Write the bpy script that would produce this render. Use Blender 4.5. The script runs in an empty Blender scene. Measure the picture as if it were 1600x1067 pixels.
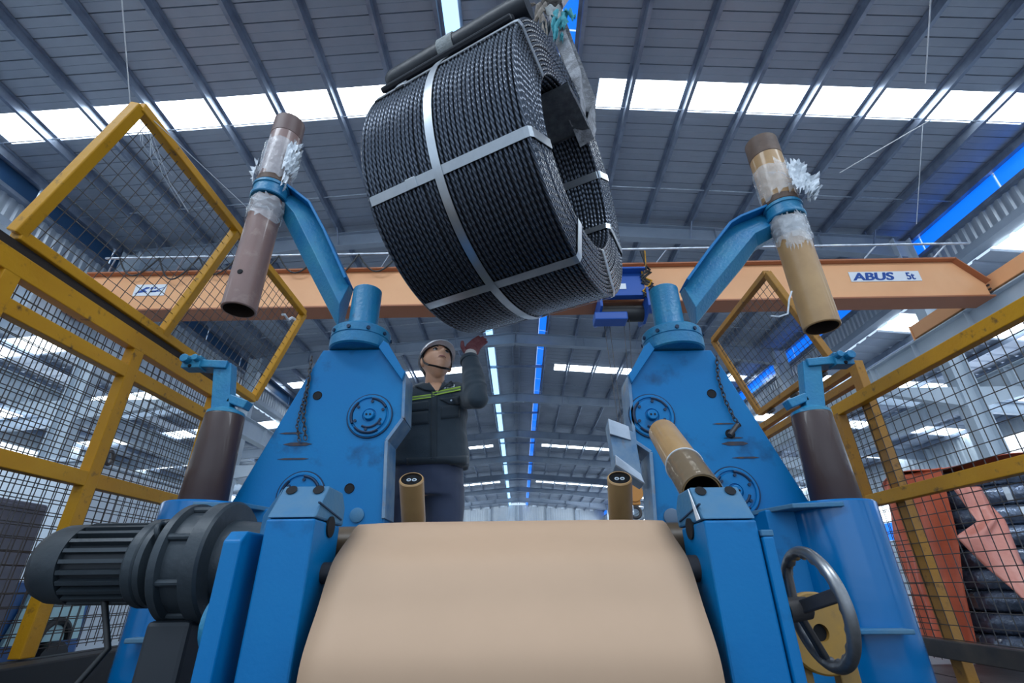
import bpy, bmesh, math, random
import numpy as np
from mathutils import Vector, Matrix
random.seed(3)
SC = bpy.context.scene
COL = SC.collection
CZ = 0.45                       # camera height above the shop floor
# ---------------------------------------------------------------- camera
FPX = 762.0
ay = Vector((12, -381, -FPX)).normalized()
az = Vector((-19, 1523, -FPX)); az = (az - ay * az.dot(ay)).normalized()
ax = ay.cross(az)
ROT = Matrix((ax, ay, az))      # camera space -> world space
cam_data = bpy.data.cameras.new('camera'); cam = bpy.data.objects.new('camera', cam_data); COL.objects.link(cam)
cam_data.sensor_width = 36.0; cam_data.lens = FPX * 36.0 / 1600.0; cam_data.clip_start = 0.05; cam_data.clip_end = 400
cam.matrix_world = Matrix.Translation((0, 0, CZ)) @ ROT.to_4x4()
SC.camera = cam
# ---------------------------------------------------------------- world and exposure
w = bpy.data.worlds.new('sky'); SC.world = w; w.use_nodes = True
bg = w.node_tree.nodes['Background']; bg.inputs[0].default_value = (0.60, 0.78, 1.0, 1); bg.inputs[1].default_value = 1.1
SC.view_settings.view_transform = 'Standard'; SC.view_settings.look = 'None'
SC.view_settings.gamma = 1.0; SC.view_settings.use_curve_mapping = False
SC.view_settings.exposure = 0.06
SKY_PANE = 9.0                  # how bright the roof's daylight sheets glow
SC.cycles.use_denoising = True
SC.cycles.max_bounces = 7; SC.cycles.diffuse_bounces = 4
SC.cycles.sample_clamp_indirect = 6.0

def area(name, loc, size, size_y, power, color, direction):
    d = bpy.data.lights.new(name, 'AREA'); d.shape = 'RECTANGLE'; d.size = size; d.size_y = size_y; d.energy = power; d.color = color
    o = bpy.data.objects.new(name, d); COL.objects.link(o); o.location = loc
    o.rotation_euler = Vector(direction).to_track_quat('-Z', 'Y').to_euler(); o.visible_camera = True
    return o
DAY = (0.80, 0.90, 1.0)
# daylight falling through the hall's roof bays behind the photographer
area('daylight_roof_bay', (-6.5, -2.5, 9.6), 8.0, 1.6, 560, DAY, (0.15, 0.55, -1))
area('daylight_roof_bay', (6.5, -2.5, 9.6), 8.0, 1.6, 460, DAY, (-0.15, 0.55, -1))
area('fill_lamp_rear', (0, -11, 3.6), 12.0, 6.0, 110, DAY, (0, 1, -0.08))  # unseen fill lamp added behind the camera to brighten the fronts

for s_ in (-1, 1):
    area('fill_lamp_far', (s_ * 16, 58, 4.0), 9.0, 5.0, 2200, DAY, (-s_ * 0.7, 0.75, 0.05))  # added lamp that brightens the far bays and gable
    area('fill_lamp_aisle', (s_ * 20.5, 14, 4.2), 16.0, 3.5, 300, DAY, (-s_, 0, 0.25))  # added fill lamp inside the aisle, no opening is built there
# ---------------------------------------------------------------- helpers
def ray(u, v):
    return ROT @ Vector((u - 800.0, 533.5 - v, -FPX))
def PP(u, v, X=None, Y=None, Z=None):
    """the point at which a sight line crosses the plane X, Y or Z = const (Z above the floor)"""
    d = ray(u, v)
    k = X / d.x if X is not None else (Y / d.y if Y is not None else (Z - CZ) / d.z)
    return Vector((d.x * k, d.y * k, d.z * k + CZ))

def wloc(o):
    v = Vector((0, 0, 0))
    while o is not None:
        v += o.location; o = o.parent
    return v
def tag(o, label=None, cat=None, group=None, kind=None):
    if label: o['label'] = label
    if cat: o['category'] = cat
    if group: o['group'] = group
    if kind: o['kind'] = kind
    return o
def empty(name, loc, label=None, cat=None, group=None, kind=None):
    o = bpy.data.objects.new(name, None); o.empty_display_size = 0.1; COL.objects.link(o); o.location = loc
    return tag(o, label, cat, group, kind)
def copy_tree(o, off, parent=None):
    c = o.copy(); COL.objects.link(c); c.parent = parent
    if parent is None: c.location = o.location + Vector(off)
    for ch in list(o.children): copy_tree(ch, (0, 0, 0), c)
    return c

def V(*a): return Vector(a)
def frame_of(d, up=(0, 0, 1)):
    d = Vector(d).normalized(); up = Vector(up)
    if abs(d.dot(up)) > 0.99: up = Vector((0, 1, 0))
    s = d.cross(up).normalized(); u = s.cross(d).normalized()
    return d, s, u

class MB:
    def __init__(self): self.v = []; self.f = []; self.m = []; self.mi = 0
    def add(self, vs, fs):
        n = len(self.v); self.v += [tuple(p) for p in vs]
        self.f += [tuple(i + n for i in f) for f in fs]; self.m += [self.mi] * len(fs)
        return self
    def box(self, c, s, R=None):
        hx, hy, hz = s[0] / 2, s[1] / 2, s[2] / 2
        ps = [V(x, y, z) for z in (-hz, hz) for y in (-hy, hy) for x in (-hx, hx)]
        if R is not None: ps = [R @ p for p in ps]
        c = Vector(c)
        return self.add([p + c for p in ps], [(0, 2, 3, 1), (4, 5, 7, 6), (0, 1, 5, 4), (2, 6, 7, 3), (0, 4, 6, 2), (1, 3, 7, 5)])
    def beam(self, a, b, wd, ht, up=(0, 0, 1)):
        a, b = Vector(a), Vector(b); d, s, u = frame_of(b - a, up)
        ps = [p + s * (x * wd / 2) + u * (y * ht / 2) for p in (a, b) for x, y in ((-1, -1), (1, -1), (1, 1), (-1, 1))]
        return self.add(ps, [(0, 1, 2, 3), (7, 6, 5, 4), (0, 4, 5, 1), (1, 5, 6, 2), (2, 6, 7, 3), (3, 7, 4, 0)])
    def section(self, a, b, prof, up=(0, 0, 1), caps=True):
        """sweep a closed 2D outline (side, up) from a to b"""
        a, b = Vector(a), Vector(b); d, s, u = frame_of(b - a, up); n = len(prof)
        ps = [p + s * x + u * y for p in (a, b) for x, y in prof]
        fs = [(i, i + n, (i + 1) % n + n, (i + 1) % n) for i in range(n)]
        if caps: fs += [tuple(range(n)), tuple(range(2 * n - 1, n - 1, -1))]
        return self.add(ps, fs)
    def ibeam(self, a, b, ht, wd, tf=0.02, tw=0.012, up=(0, 0, 1)):
        h, k = ht / 2, wd / 2
        P = [(-k, -h), (k, -h), (k, -h + tf), (tw / 2, -h + tf), (tw / 2, h - tf), (k, h - tf), (k, h), (-k, h), (-k, h - tf), (-tw / 2, h - tf), (-tw / 2, -h + tf), (-k, -h + tf)]
        return self.section(a, b, P, up)
    def cyl(self, a, b, r0, r1=None, n=24, cap0=True, cap1=True):
        r1 = r0 if r1 is None else r1
        a, b = Vector(a), Vector(b); d, s, u = frame_of(b - a)
        ps = []
        for p, r in ((a, r0), (b, r1)):
            for i in range(n):
                t = 2 * math.pi * i / n; ps.append(p + s * (r * math.cos(t)) + u * (r * math.sin(t)))
        fs = [(i, (i + 1) % n, (i + 1) % n + n, i + n) for i in range(n)]
        if cap0: fs.append(tuple(range(n - 1, -1, -1)))
        if cap1: fs.append(tuple(range(n, 2 * n)))
        return self.add(ps, fs)
    def lathe(self, a, d, prof, n=32, up=(0, 0, 1), closed=False):
        """revolve (distance along d, radius) about the axis a + t d"""
        a = Vector(a); d, s, u = frame_of(d, up); ps = []; m = len(prof)
        for t, r in prof:
            for i in range(n):
                q = 2 * math.pi * i / n; ps.append(a + d * t + s * (r * math.cos(q)) + u * (r * math.sin(q)))
        fs = []
        for j in range(m if closed else m - 1):
            k = (j + 1) % m
            for i in range(n):
                fs.append((j * n + i, j * n + (i + 1) % n, k * n + (i + 1) % n, k * n + i))
        if not closed:
            if prof[0][1] > 1e-6: fs.append(tuple(range(n - 1, -1, -1)))
            if prof[-1][1] > 1e-6: fs.append(tuple(range((m - 1) * n, m * n)))
        return self.add(ps, fs)
    def pipe(self, a, b, ro, ri, n=32):
        L = (Vector(b) - Vector(a)).length
        return self.lathe(a, Vector(b) - Vector(a), [(0, ri), (0, ro), (L, ro), (L, ri)], n, closed=True)
    def path(self, pts, r, n=8, closed=False):
        pts = [Vector(p) for p in pts]; N = len(pts); ps = []
        rr = r if isinstance(r, (list, tuple)) else [r] * N
        up = None
        for i, p in enumerate(pts):
            if closed: t = pts[(i + 1) % N] - pts[i - 1]
            else: t = pts[min(i + 1, N - 1)] - pts[max(i - 1, 0)]
            t = t.normalized() if t.length > 1e-9 else V(0, 0, 1)
            if up is None:
                up = V(0, 0, 1) if abs(t.z) < 0.9 else V(0, 1, 0)
            s = t.cross(up).normalized(); up = s.cross(t).normalized()
            for k in range(n):
                q = 2 * math.pi * k / n; ps.append(p + s * (rr[i] * math.cos(q)) + up * (rr[i] * math.sin(q)))
        fs = []
        for i in range(N if closed else N - 1):
            j = (i + 1) % N
            for k in range(n): fs.append((i * n + k, i * n + (k + 1) % n, j * n + (k + 1) % n, j * n + k))
        if not closed: fs += [tuple(range(n - 1, -1, -1)), tuple(range((N - 1) * n, N * n))]
        return self.add(ps, fs)
    def torus(self, c, d, R, r, n=40, m=10, a0=0, a1=2 * math.pi):
        d, s, u = frame_of(d); c = Vector(c); full = abs(a1 - a0 - 2 * math.pi) < 1e-6
        k = n if full else n + 1
        return self.path([c + s * (R * math.cos(a0 + (a1 - a0) * i / n)) + u * (R * math.sin(a0 + (a1 - a0) * i / n)) for i in range(k)], r, m, closed=full)
    def prism(self, poly, ext):
        """closed polygon of 3D points, extruded by ext"""
        n = len(poly); e = Vector(ext); ps = [Vector(p) for p in poly] + [Vector(p) + e for p in poly]
        fs = [tuple(range(n)), tuple(range(2 * n - 1, n - 1, -1))] + [(i, i + n, (i + 1) % n + n, (i + 1) % n) for i in range(n)]
        return self.add(ps, fs)
    def ribbon(self, path, wdir, wd, th=0.002):
        """a thin strap with real thickness along a path; wdir = width direction (or list)"""
        N = len(path); path = [Vector(p) for p in path]; ps = []
        for i, p in enumerate(path):
            wv = Vector(wdir[i] if isinstance(wdir, list) else wdir).normalized()
            t = (path[min(i + 1, N - 1)] - path[max(i - 1, 0)]).normalized(); nn = t.cross(wv).normalized()
            for x, y in ((-1, -1), (1, -1), (1, 1), (-1, 1)): ps.append(p + wv * (x * wd / 2) + nn * (y * th / 2))
        fs = [(0, 3, 2, 1), tuple(4 * (N - 1) + i for i in range(4))]
        for i in range(N - 1):
            for k in range(4): fs.append((4 * i + k, 4 * i + (k + 1) % 4, 4 * i + 4 + (k + 1) % 4, 4 * i + 4 + k))
        return self.add(ps, fs)
    def build(self, name, mat, parent=None, smooth=None, bevel=0, label=None, cat=None, group=None, kind=None, fix=True):
        me = bpy.data.meshes.new(name)
        vs = np.array([tuple(p) for p in self.v], dtype=float)
        if parent is None:
            lo, hi = vs.min(0), vs.max(0); org = Vector(((lo[0] + hi[0]) / 2, (lo[1] + hi[1]) / 2, lo[2]))
        else: org = wloc(parent)
        vs = vs - np.array(org)
        me.from_pydata([tuple(p) for p in vs], [], self.f)
        if fix:
            bm = bmesh.new(); bm.from_mesh(me); bmesh.ops.recalc_face_normals(bm, faces=bm.faces); bm.to_mesh(me); bm.free()
        mats = mat if isinstance(mat, (list, tuple)) else [mat]
        for m_ in mats: me.materials.append(m_)
        if len(mats) > 1:
            for p, k in zip(me.polygons, self.m): p.material_index = k
        if smooth is not None:
            me.polygons.foreach_set('use_smooth', [True] * len(me.polygons)); me.set_sharp_from_angle(angle=math.radians(smooth))
        o = bpy.data.objects.new(name, me); COL.objects.link(o)
        if parent is None: o.location = org
        else: o.parent = parent
        if bevel:
            b = o.modifiers.new('bevel', 'BEVEL'); b.width = bevel; b.segments = 2; b.limit_method = 'ANGLE'; b.angle_limit = math.radians(40)
        return tag(o, label, cat, group, kind)

# ---------------------------------------------------------------- materials
def hexc(r, g, b):
    f = lambda c: (c / 255 / 12.92) if c / 255 <= 0.04045 else ((c / 255 + 0.055) / 1.055) ** 2.4
    return (f(r), f(g), f(b), 1)
def mat(name, col, rough=0.5, metal=0.0, col2=None, scale=3.0, amt=(0.35, 0.7), bump=0.0, bscale=60.0, emit=None, estr=1.0, trans=0.0, alpha=1.0,
        coat=0.0, stretch=(1, 1, 1), col3=None, scale3=14.0, amt3=(0.55, 0.7), sheen=0.0, rough2=None, spec=0.5):
    m = bpy.data.materials.new(name); m.use_nodes = True; nt = m.node_tree; N = nt.nodes; L = nt.links
    p = N['Principled BSDF']; p.inputs['Base Color'].default_value = col; p.inputs['Roughness'].default_value = rough; p.inputs['Metallic'].default_value = metal
    tc = N.new('ShaderNodeTexCoord'); mp = N.new('ShaderNodeMapping'); L.new(tc.outputs['Object'], mp.inputs[0]); mp.inputs['Scale'].default_value = stretch
    def noise(sc, lo, hi, detail=5):
        n = N.new('ShaderNodeTexNoise'); n.inputs['Scale'].default_value = sc; n.inputs['Detail'].default_value = detail; n.inputs['Roughness'].default_value = 0.6
        L.new(mp.outputs[0], n.inputs['Vector']); r = N.new('ShaderNodeMapRange'); L.new(n.outputs[0], r.inputs[0])
        r.inputs[1].default_value = lo; r.inputs[2].default_value = hi; return r.outputs[0]
    src = None
    if col2 is not None:
        fac = noise(scale, *amt); mx = N.new('ShaderNodeMix'); mx.data_type = 'RGBA'; L.new(fac, mx.inputs[0])
        mx.inputs[6].default_value = col; mx.inputs[7].default_value = col2; src = mx.outputs[2]
        if rough2 is not None:
            rr = N.new('ShaderNodeMapRange'); L.new(fac, rr.inputs[0]); rr.inputs[3].default_value = rough; rr.inputs[4].default_value = rough2; L.new(rr.outputs[0], p.inputs['Roughness'])
    if col3 is not None:
        fac = noise(scale3, *amt3); mx = N.new('ShaderNodeMix'); mx.data_type = 'RGBA'; L.new(fac, mx.inputs[0])
        if src is not None: L.new(src, mx.inputs[6])
        else: mx.inputs[6].default_value = col
        mx.inputs[7].default_value = col3; src = mx.outputs[2]
    if src is not None: L.new(src, p.inputs['Base Color'])
    if bump:
        n = N.new('ShaderNodeTexNoise'); n.inputs['Scale'].default_value = bscale; n.inputs['Detail'].default_value = 4; L.new(mp.outputs[0], n.inputs['Vector'])
        b = N.new('ShaderNodeBump'); b.inputs['Strength'].default_value = min(1.0, bump); b.inputs['Distance'].default_value = 0.004 * max(1, bump); L.new(n.outputs[0], b.inputs['Height']); L.new(b.outputs[0], p.inputs['Normal'])
    if emit is not None:
        p.inputs['Emission Color'].default_value = emit; p.inputs['Emission Strength'].default_value = estr
    p.inputs['Specular IOR Level'].default_value = spec
    p.inputs['Transmission Weight'].default_value = trans; p.inputs['Coat Weight'].default_value = coat; p.inputs['Alpha'].default_value = alpha
    p.inputs['Sheen Weight'].default_value = sheen
    return m

BLUE = mat('blue_paint', (0.000, 0.150, 0.40, 1), 0.42, col2=(0.001, 0.185, 0.43, 1), scale=2.2, bump=0.08, bscale=120, col3=(0.004, 0.05, 0.13, 1), scale3=6, amt3=(0.58, 0.80), coat=0.0, spec=0.3)
BLUE_D = mat('blue_paint_dusty', (0.02, 0.16, 0.33, 1), 0.6, col2=(0.10, 0.20, 0.28, 1), scale=5, bump=0.3, bscale=80)
BLUE_T = mat('teal_blue_paint', (0.01, 0.17, 0.36, 1), 0.38, col2=(0.03, 0.24, 0.38, 1), scale=6, bump=0.6, bscale=70, col3=(0.02, 0.07, 0.12, 1), scale3=16, amt3=(0.62, 0.8))
CRANE_BLUE = mat('hoist_blue_paint', (0.01, 0.08, 0.36, 1), 0.4)
YEL = mat('yellow_paint', (0.50, 0.225, 0.004, 1), 0.45, spec=0.3, col2=(0.58, 0.28, 0.008, 1), scale=3, bump=0.3, col3=(0.10, 0.05, 0.02, 1), scale3=22, amt3=(0.60, 0.76))
YEL_W = mat('worn_yellow_paint', (0.42, 0.19, 0.02, 1), 0.55, spec=0.3, col2=(0.32, 0.16, 0.05, 1), scale=4, bump=0.4, col3=(0.09, 0.05, 0.03, 1), scale3=18, amt3=(0.58, 0.74))
ORANGE = mat('crane_orange_paint', (0.90, 0.46, 0.22, 1), 0.45, col2=(0.82, 0.39, 0.18, 1), scale=0.8)
ORANGE_D = mat('crane_flange_paint', (0.40, 0.14, 0.06, 1), 0.5)
ROOF = mat('roof_sheet', (0.40, 0.45, 0.53, 1), 0.38, 0.45, col2=(0.32, 0.365, 0.44, 1), scale=0.7, bump=0.15, bscale=12, rough2=0.5)
STEEL = mat('purlin_steel', (0.32, 0.38, 0.48, 1), 0.35, 0.55, col2=(0.17, 0.21, 0.29, 1), scale=2.0)
RAFT = mat('rafter_paint', (0.33, 0.39, 0.47, 1), 0.5, 0.1, col2=(0.26, 0.315, 0.39, 1), scale=1.0)
PALE = mat('pale_grey_paint', (0.58, 0.65, 0.71, 1), 0.5, col2=(0.45, 0.53, 0.61, 1), scale=0.7)
WALLM = mat('wall_sheet', (0.50, 0.55, 0.60, 1), 0.4, 0.4, col2=(0.38, 0.44, 0.52, 1), scale=0.6)
WALLW = mat('white_wall_sheet', (0.66, 0.72, 0.76, 1), 0.6, col2=(0.50, 0.57, 0.64, 1), scale=0.5)
SKYL = mat('daylight_sheet', (0.8, 0.85, 0.9, 1), 0.5, emit=(0.86, 0.94, 1.0, 1), estr=SKY_PANE)
SKYL2 = mat('far_daylight_sheet', (0.8, 0.85, 0.9, 1), 0.5, emit=(0.80, 0.92, 1.0, 1), estr=SKY_PANE)
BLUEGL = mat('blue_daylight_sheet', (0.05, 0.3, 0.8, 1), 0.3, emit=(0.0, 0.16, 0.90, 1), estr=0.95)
SKYL3 = mat('aisle_daylight_sheet', (0.8, 0.85, 0.9, 1), 0.5, emit=(0.80, 0.92, 1.0, 1), estr=4.5)
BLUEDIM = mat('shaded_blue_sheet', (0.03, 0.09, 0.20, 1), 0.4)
BLUEGL2 = mat('pale_blue_daylight_sheet', (0.3, 0.6, 0.9, 1), 0.3, emit=(0.35, 0.68, 1.0, 1), estr=1.8)
CONC = mat('concrete', (0.34, 0.35, 0.37, 1), 0.6, col2=(0.25, 0.26, 0.28, 1), scale=0.8, bump=0.3, bscale=8)
DARKM = mat('dark_steel', (0.035, 0.035, 0.042, 1), 0.5, 0.4, col2=(0.09, 0.075, 0.065, 1), scale=6)
BLACK = mat('black_rubber', (0.006, 0.007, 0.009, 1), 0.5)
WIRE = mat('wire_grey', (0.085, 0.080, 0.080, 1), 0.5, 0.5, col2=(0.055, 0.04, 0.032, 1), scale=5)
GALV = mat('galvanised_steel', (0.50, 0.54, 0.60, 1), 0.32, 0.85, col2=(0.34, 0.39, 0.46, 1), scale=9, rough2=0.5)
# ================================================================ the hall
HY0, HY1 = -10.8, 71.7
XE = 12.2
BAY = [-10.8, -3.3, 4.2, 11.7, 19.2, 26.7, 34.2, 41.7, 49.2, 56.7, 64.2, 71.7]
ZR = CZ + 10.2; SL = 0.085
def zr(x): return ZR - SL * abs(x)
MB().box((0, 30, -0.1), (50, 88, 0.2)).build('floor', CONC, kind='structure')

ceiling = empty('ceiling', (0, 30, ZR), kind='structure')
SW = 0.372                                   # cover width of one roof sheet
def sheet_mb(x0, x1, y0, s):
    """a standing-seam roof sheet seen from below: flat pan, raised seam at its edge"""
    m = MB(); prof = [(0.0, 0.05), (0.012, 0.0), (0.18, 0.0), (0.186, 0.008), (0.192, 0.0), (SW - 0.012, 0.0), (SW, 0.05)]
    n = len(prof); ps = []
    for x in (x0, x1):
        for dy, dz in prof: ps.append((s * x, y0 + dy, zr(x) + dz))
    for x in (x0, x1):
        for dy, dz in prof: ps.append((s * x, y0 + dy, zr(x) + dz + 0.01))
    fs = []
    for i in range(n - 1):
        fs.append((i, i + 1, n + i + 1, n + i)); fs.append((2 * n + i, 3 * n + i, 3 * n + i + 1, 2 * n + i + 1))
    return m.add(ps, fs)
SKYROWS = [7.10 + SW * k for k in (0, 42, 84, 125)]
def in_row(y): return any(r - 0.05 <= y <= r + 1.5 * SW for r in SKYROWS)
base_sheet = {}
far = MB()
ny = int((HY1 - 2.0) / SW)
y_start = SKYROWS[0] - 10 * SW
for k in range(1 + int((HY1 - y_start) / SW)):
    y = y_start + k * SW
    row = in_row(y)
    for s in (-1, 1):
        segs = [(1.42, XE)] if not row else [(1.42, 1.95), (11.55, XE)]
        for (x0, x1) in segs:
            if y < 25.8:
                key = (s, x0, x1)
                if key not in base_sheet:
                    base_sheet[key] = (sheet_mb(x0, x1, y, s).build('roof_sheet', ROOF, ceiling, fix=False), y)
                else:
                    o0, yy = base_sheet[key]; o = o0.copy(); COL.objects.link(o); o.location.y = o0.location.y + (y - yy)
            else:
                far.add(*(lambda q: (q.v, q.f))(sheet_mb(x0, x1, y, s)))
    # the ridge cap sheets between the two blue strips
    cap = MB()
    for s in (-1, 1):
        q = sheet_mb(0.0, 1.02, y, s); cap.add([(a, b, c + 0.25) for a, b, c in q.v], q.f)
    if y < 25.8:
        if 'cap' not in base_sheet: base_sheet['cap'] = (cap.build('ridge_sheet', ROOF, ceiling, fix=False), y)
        else:
            o0, yy = base_sheet['cap']; o = o0.copy(); COL.objects.link(o); o.location.y = o0.location.y + (y - yy)
    else: far.add(cap.v, cap.f)
far.build('far_roof_sheets', ROOF, ceiling, fix=False, kind='stuff')
# the roof behind the photographer (only lights and shades the scene)
back = MB()
for s in (-1, 1):
    for (ya, yb) in ((HY0, -8.6), (-7.6, -3.4), (-1.6, y_start)):
        back.add([(s * 1.4, ya, zr(1.4)), (s * XE, ya, zr(XE)), (s * XE, yb, zr(XE)), (s * 1.4, yb, zr(1.4))], [(0, 1, 2, 3)])
back.build('rear_roof_sheet', ROOF, ceiling, fix=False)
# daylight sheets, one each side of the ridge in every second bay
for r in SKYROWS:
    for s in (-1, 1):
        far_row = r > 30
        for j in range(2):
            y = r + j * SW
            MB().add([(s * 1.97, y + 0.004, zr(1.97) + 0.01), (s * 11.53, y + 0.004, zr(11.53) + 0.01), (s * 11.53, y + SW - 0.004, zr(11.53) + 0.01), (s * 1.97, y + SW - 0.004, zr(1.97) + 0.01),
                      (s * 1.97, y + 0.004, zr(1.97) + 0.02), (s * 11.53, y + 0.004, zr(11.53) + 0.02), (s * 11.53, y + SW - 0.004, zr(11.53) + 0.02), (s * 1.97, y + SW - 0.004, zr(1.97) + 0.02)],
                     [(0, 1, 2, 3), (4, 5, 6, 7), (0, 1, 5, 4), (1, 2, 6, 5), (2, 3, 7, 6), (3, 0, 4, 7)]).build('daylight_sheet', SKYL2 if far_row else SKYL, ceiling)
# purlins: Z sections, one per bay
PX_ = [1.40, 2.62, 3.93, 5.24, 6.55, 7.86, 9.17, 10.48, 11.75]
PH = 0.20
for i in range(2, len(BAY) - 1):
    ya, yb = BAY[i], BAY[i + 1]
    for s in (-1, 1):
        for x in PX_:
            z = zr(x) - 0.012
            prof = [(0, 0), (0.075, 0), (0.075, -0.02), (0.070, -0.02), (0.070, -0.006), (0.006, -0.006), (0.006, -PH + 0.006), (-0.006 + 0.006, -PH + 0.006)]
            prof = [(-0.075, 0), (0.006, 0), (0.006, -PH + 0.006), (0.075, -PH + 0.006), (0.075, -PH + 0.03), (0.081, -PH + 0.03), (0.081, -PH), (0, -PH), (0, -0.006), (-0.075, -0.006)]
            MB().section((s * x, ya + 0.02, z), (s * x, yb - 0.02, z), [(s * a, b) for a, b in prof]).build('purlin', STEEL, ceiling)
# ridge purlins, short cross pieces, sag rods
for i in range(2, len(BAY) - 1):
    ya, yb = BAY[i], BAY[i + 1]
    for x in (-0.16, 0.16, -1.0, 1.0):
        MB().beam((x, ya, zr(0) + 0.12), (x, yb, zr(0) + 0.12), 0.06, 0.16).build('ridge_purlin', STEEL, ceiling)
    for t in (0.5,):
        y = ya + (yb - ya) * t
        MB().beam((-1.4, y, zr(1.4) - 0.05), (1.4, y, zr(1.4) - 0.05), 0.09, 0.12).build('ridge_cross_piece', STEEL, ceiling)
    for t in (0.47, 0.80):
        y = ya + (yb - ya) * t
        for s in (-1, 1):
            MB().cyl((s * 1.4, y, zr(1.4) - 0.11), (s * 11.75, y, zr(11.75) - 0.11), 0.016, n=6).build('sag_rod', GALV, ceiling)
# blue daylight strips each side of the ridge
for i in range(2, len(BAY) - 1):
    ya, yb = BAY[i], BAY[i + 1]
    for s in (-1, 1):
        for j in range(4):
            a = ya + (yb - ya) * j / 4 + 0.02; b = ya + (yb - ya) * (j + 1) / 4 - 0.02
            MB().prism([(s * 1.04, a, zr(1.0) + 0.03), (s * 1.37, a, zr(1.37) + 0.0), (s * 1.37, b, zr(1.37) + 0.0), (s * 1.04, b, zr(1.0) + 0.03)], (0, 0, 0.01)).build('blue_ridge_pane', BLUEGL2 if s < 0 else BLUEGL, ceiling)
# rafters, tapered I sections
for i in range(2, len(BAY) - 1):
    y = BAY[i]
    for s in (-1, 1):
        m = MB(); za = zr(0) - PH - 0.02; zb = zr(11.3) - PH - 0.02; da, db = 0.50, 0.72
        for (yy, w2) in ((y, 0.006),):
            m.prism([(0, y - w2, za), (s * 11.3, y - w2, zb), (s * 11.3, y - w2, zb - db), (s * 6, y - w2, (za * 5.3 + zb * 6) / 11.3 - 0.46), (0, y - w2, za - da)], (0, 2 * w2, 0))
        mid = (za * 5.3 + zb * 6) / 11.3 - 0.46
        m.beam((0, y, za), (s * 11.3, y, zb), 0.24, 0.02)
        m.beam((0, y, za - da), (s * 6, y, mid), 0.24, 0.02); m.beam((s * 6, y, mid), (s * 11.3, y, zb - db), 0.24, 0.02)
        for x in (0.02, 3.0, 6.0, 9.0, 11.1):
            zz = za + (zb - za) * x / 11.3; m.box((s * x, y, zz - 0.25), (0.012, 0.22, 0.46))
        m.build('rafter', RAFT, ceiling)
    if i < 6:
        for s in (-1, 1):
            for x in PX_[1::2]:
                m = MB(); z = zr(x) - PH
                m.beam((s * x, y - 0.35, z), (s * x, y - 0.02, z - 0.45), 0.03, 0.03); m.build('fly_brace', STEEL, ceiling)

def corr(p0, p1, z0, z1, depth, pitch, normal):
    """corrugated wall sheet between two ground points"""
    p0, p1 = V(*p0), V(*p1); L = (p1 - p0).length; n = max(2, int(L / pitch)); d = (p1 - p0) / L; nn = V(*normal); ps = []
    prof = []
    for i in range(n):
        a = L * i / n; b = L / n
        prof += [(a, 0), (a + 0.35 * b, 0), (a + 0.5 * b, depth), (a + 0.85 * b, depth)]
    prof.append((L, 0)); m = MB(); k = len(prof)
    for z in (z0, z1):
        for t, q in prof: ps.append(p0 + d * t + nn * q + V(0, 0, z))
    return m.add(ps, [(i, i + 1, k + i + 1, k + i) for i in range(k - 1)])

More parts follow.
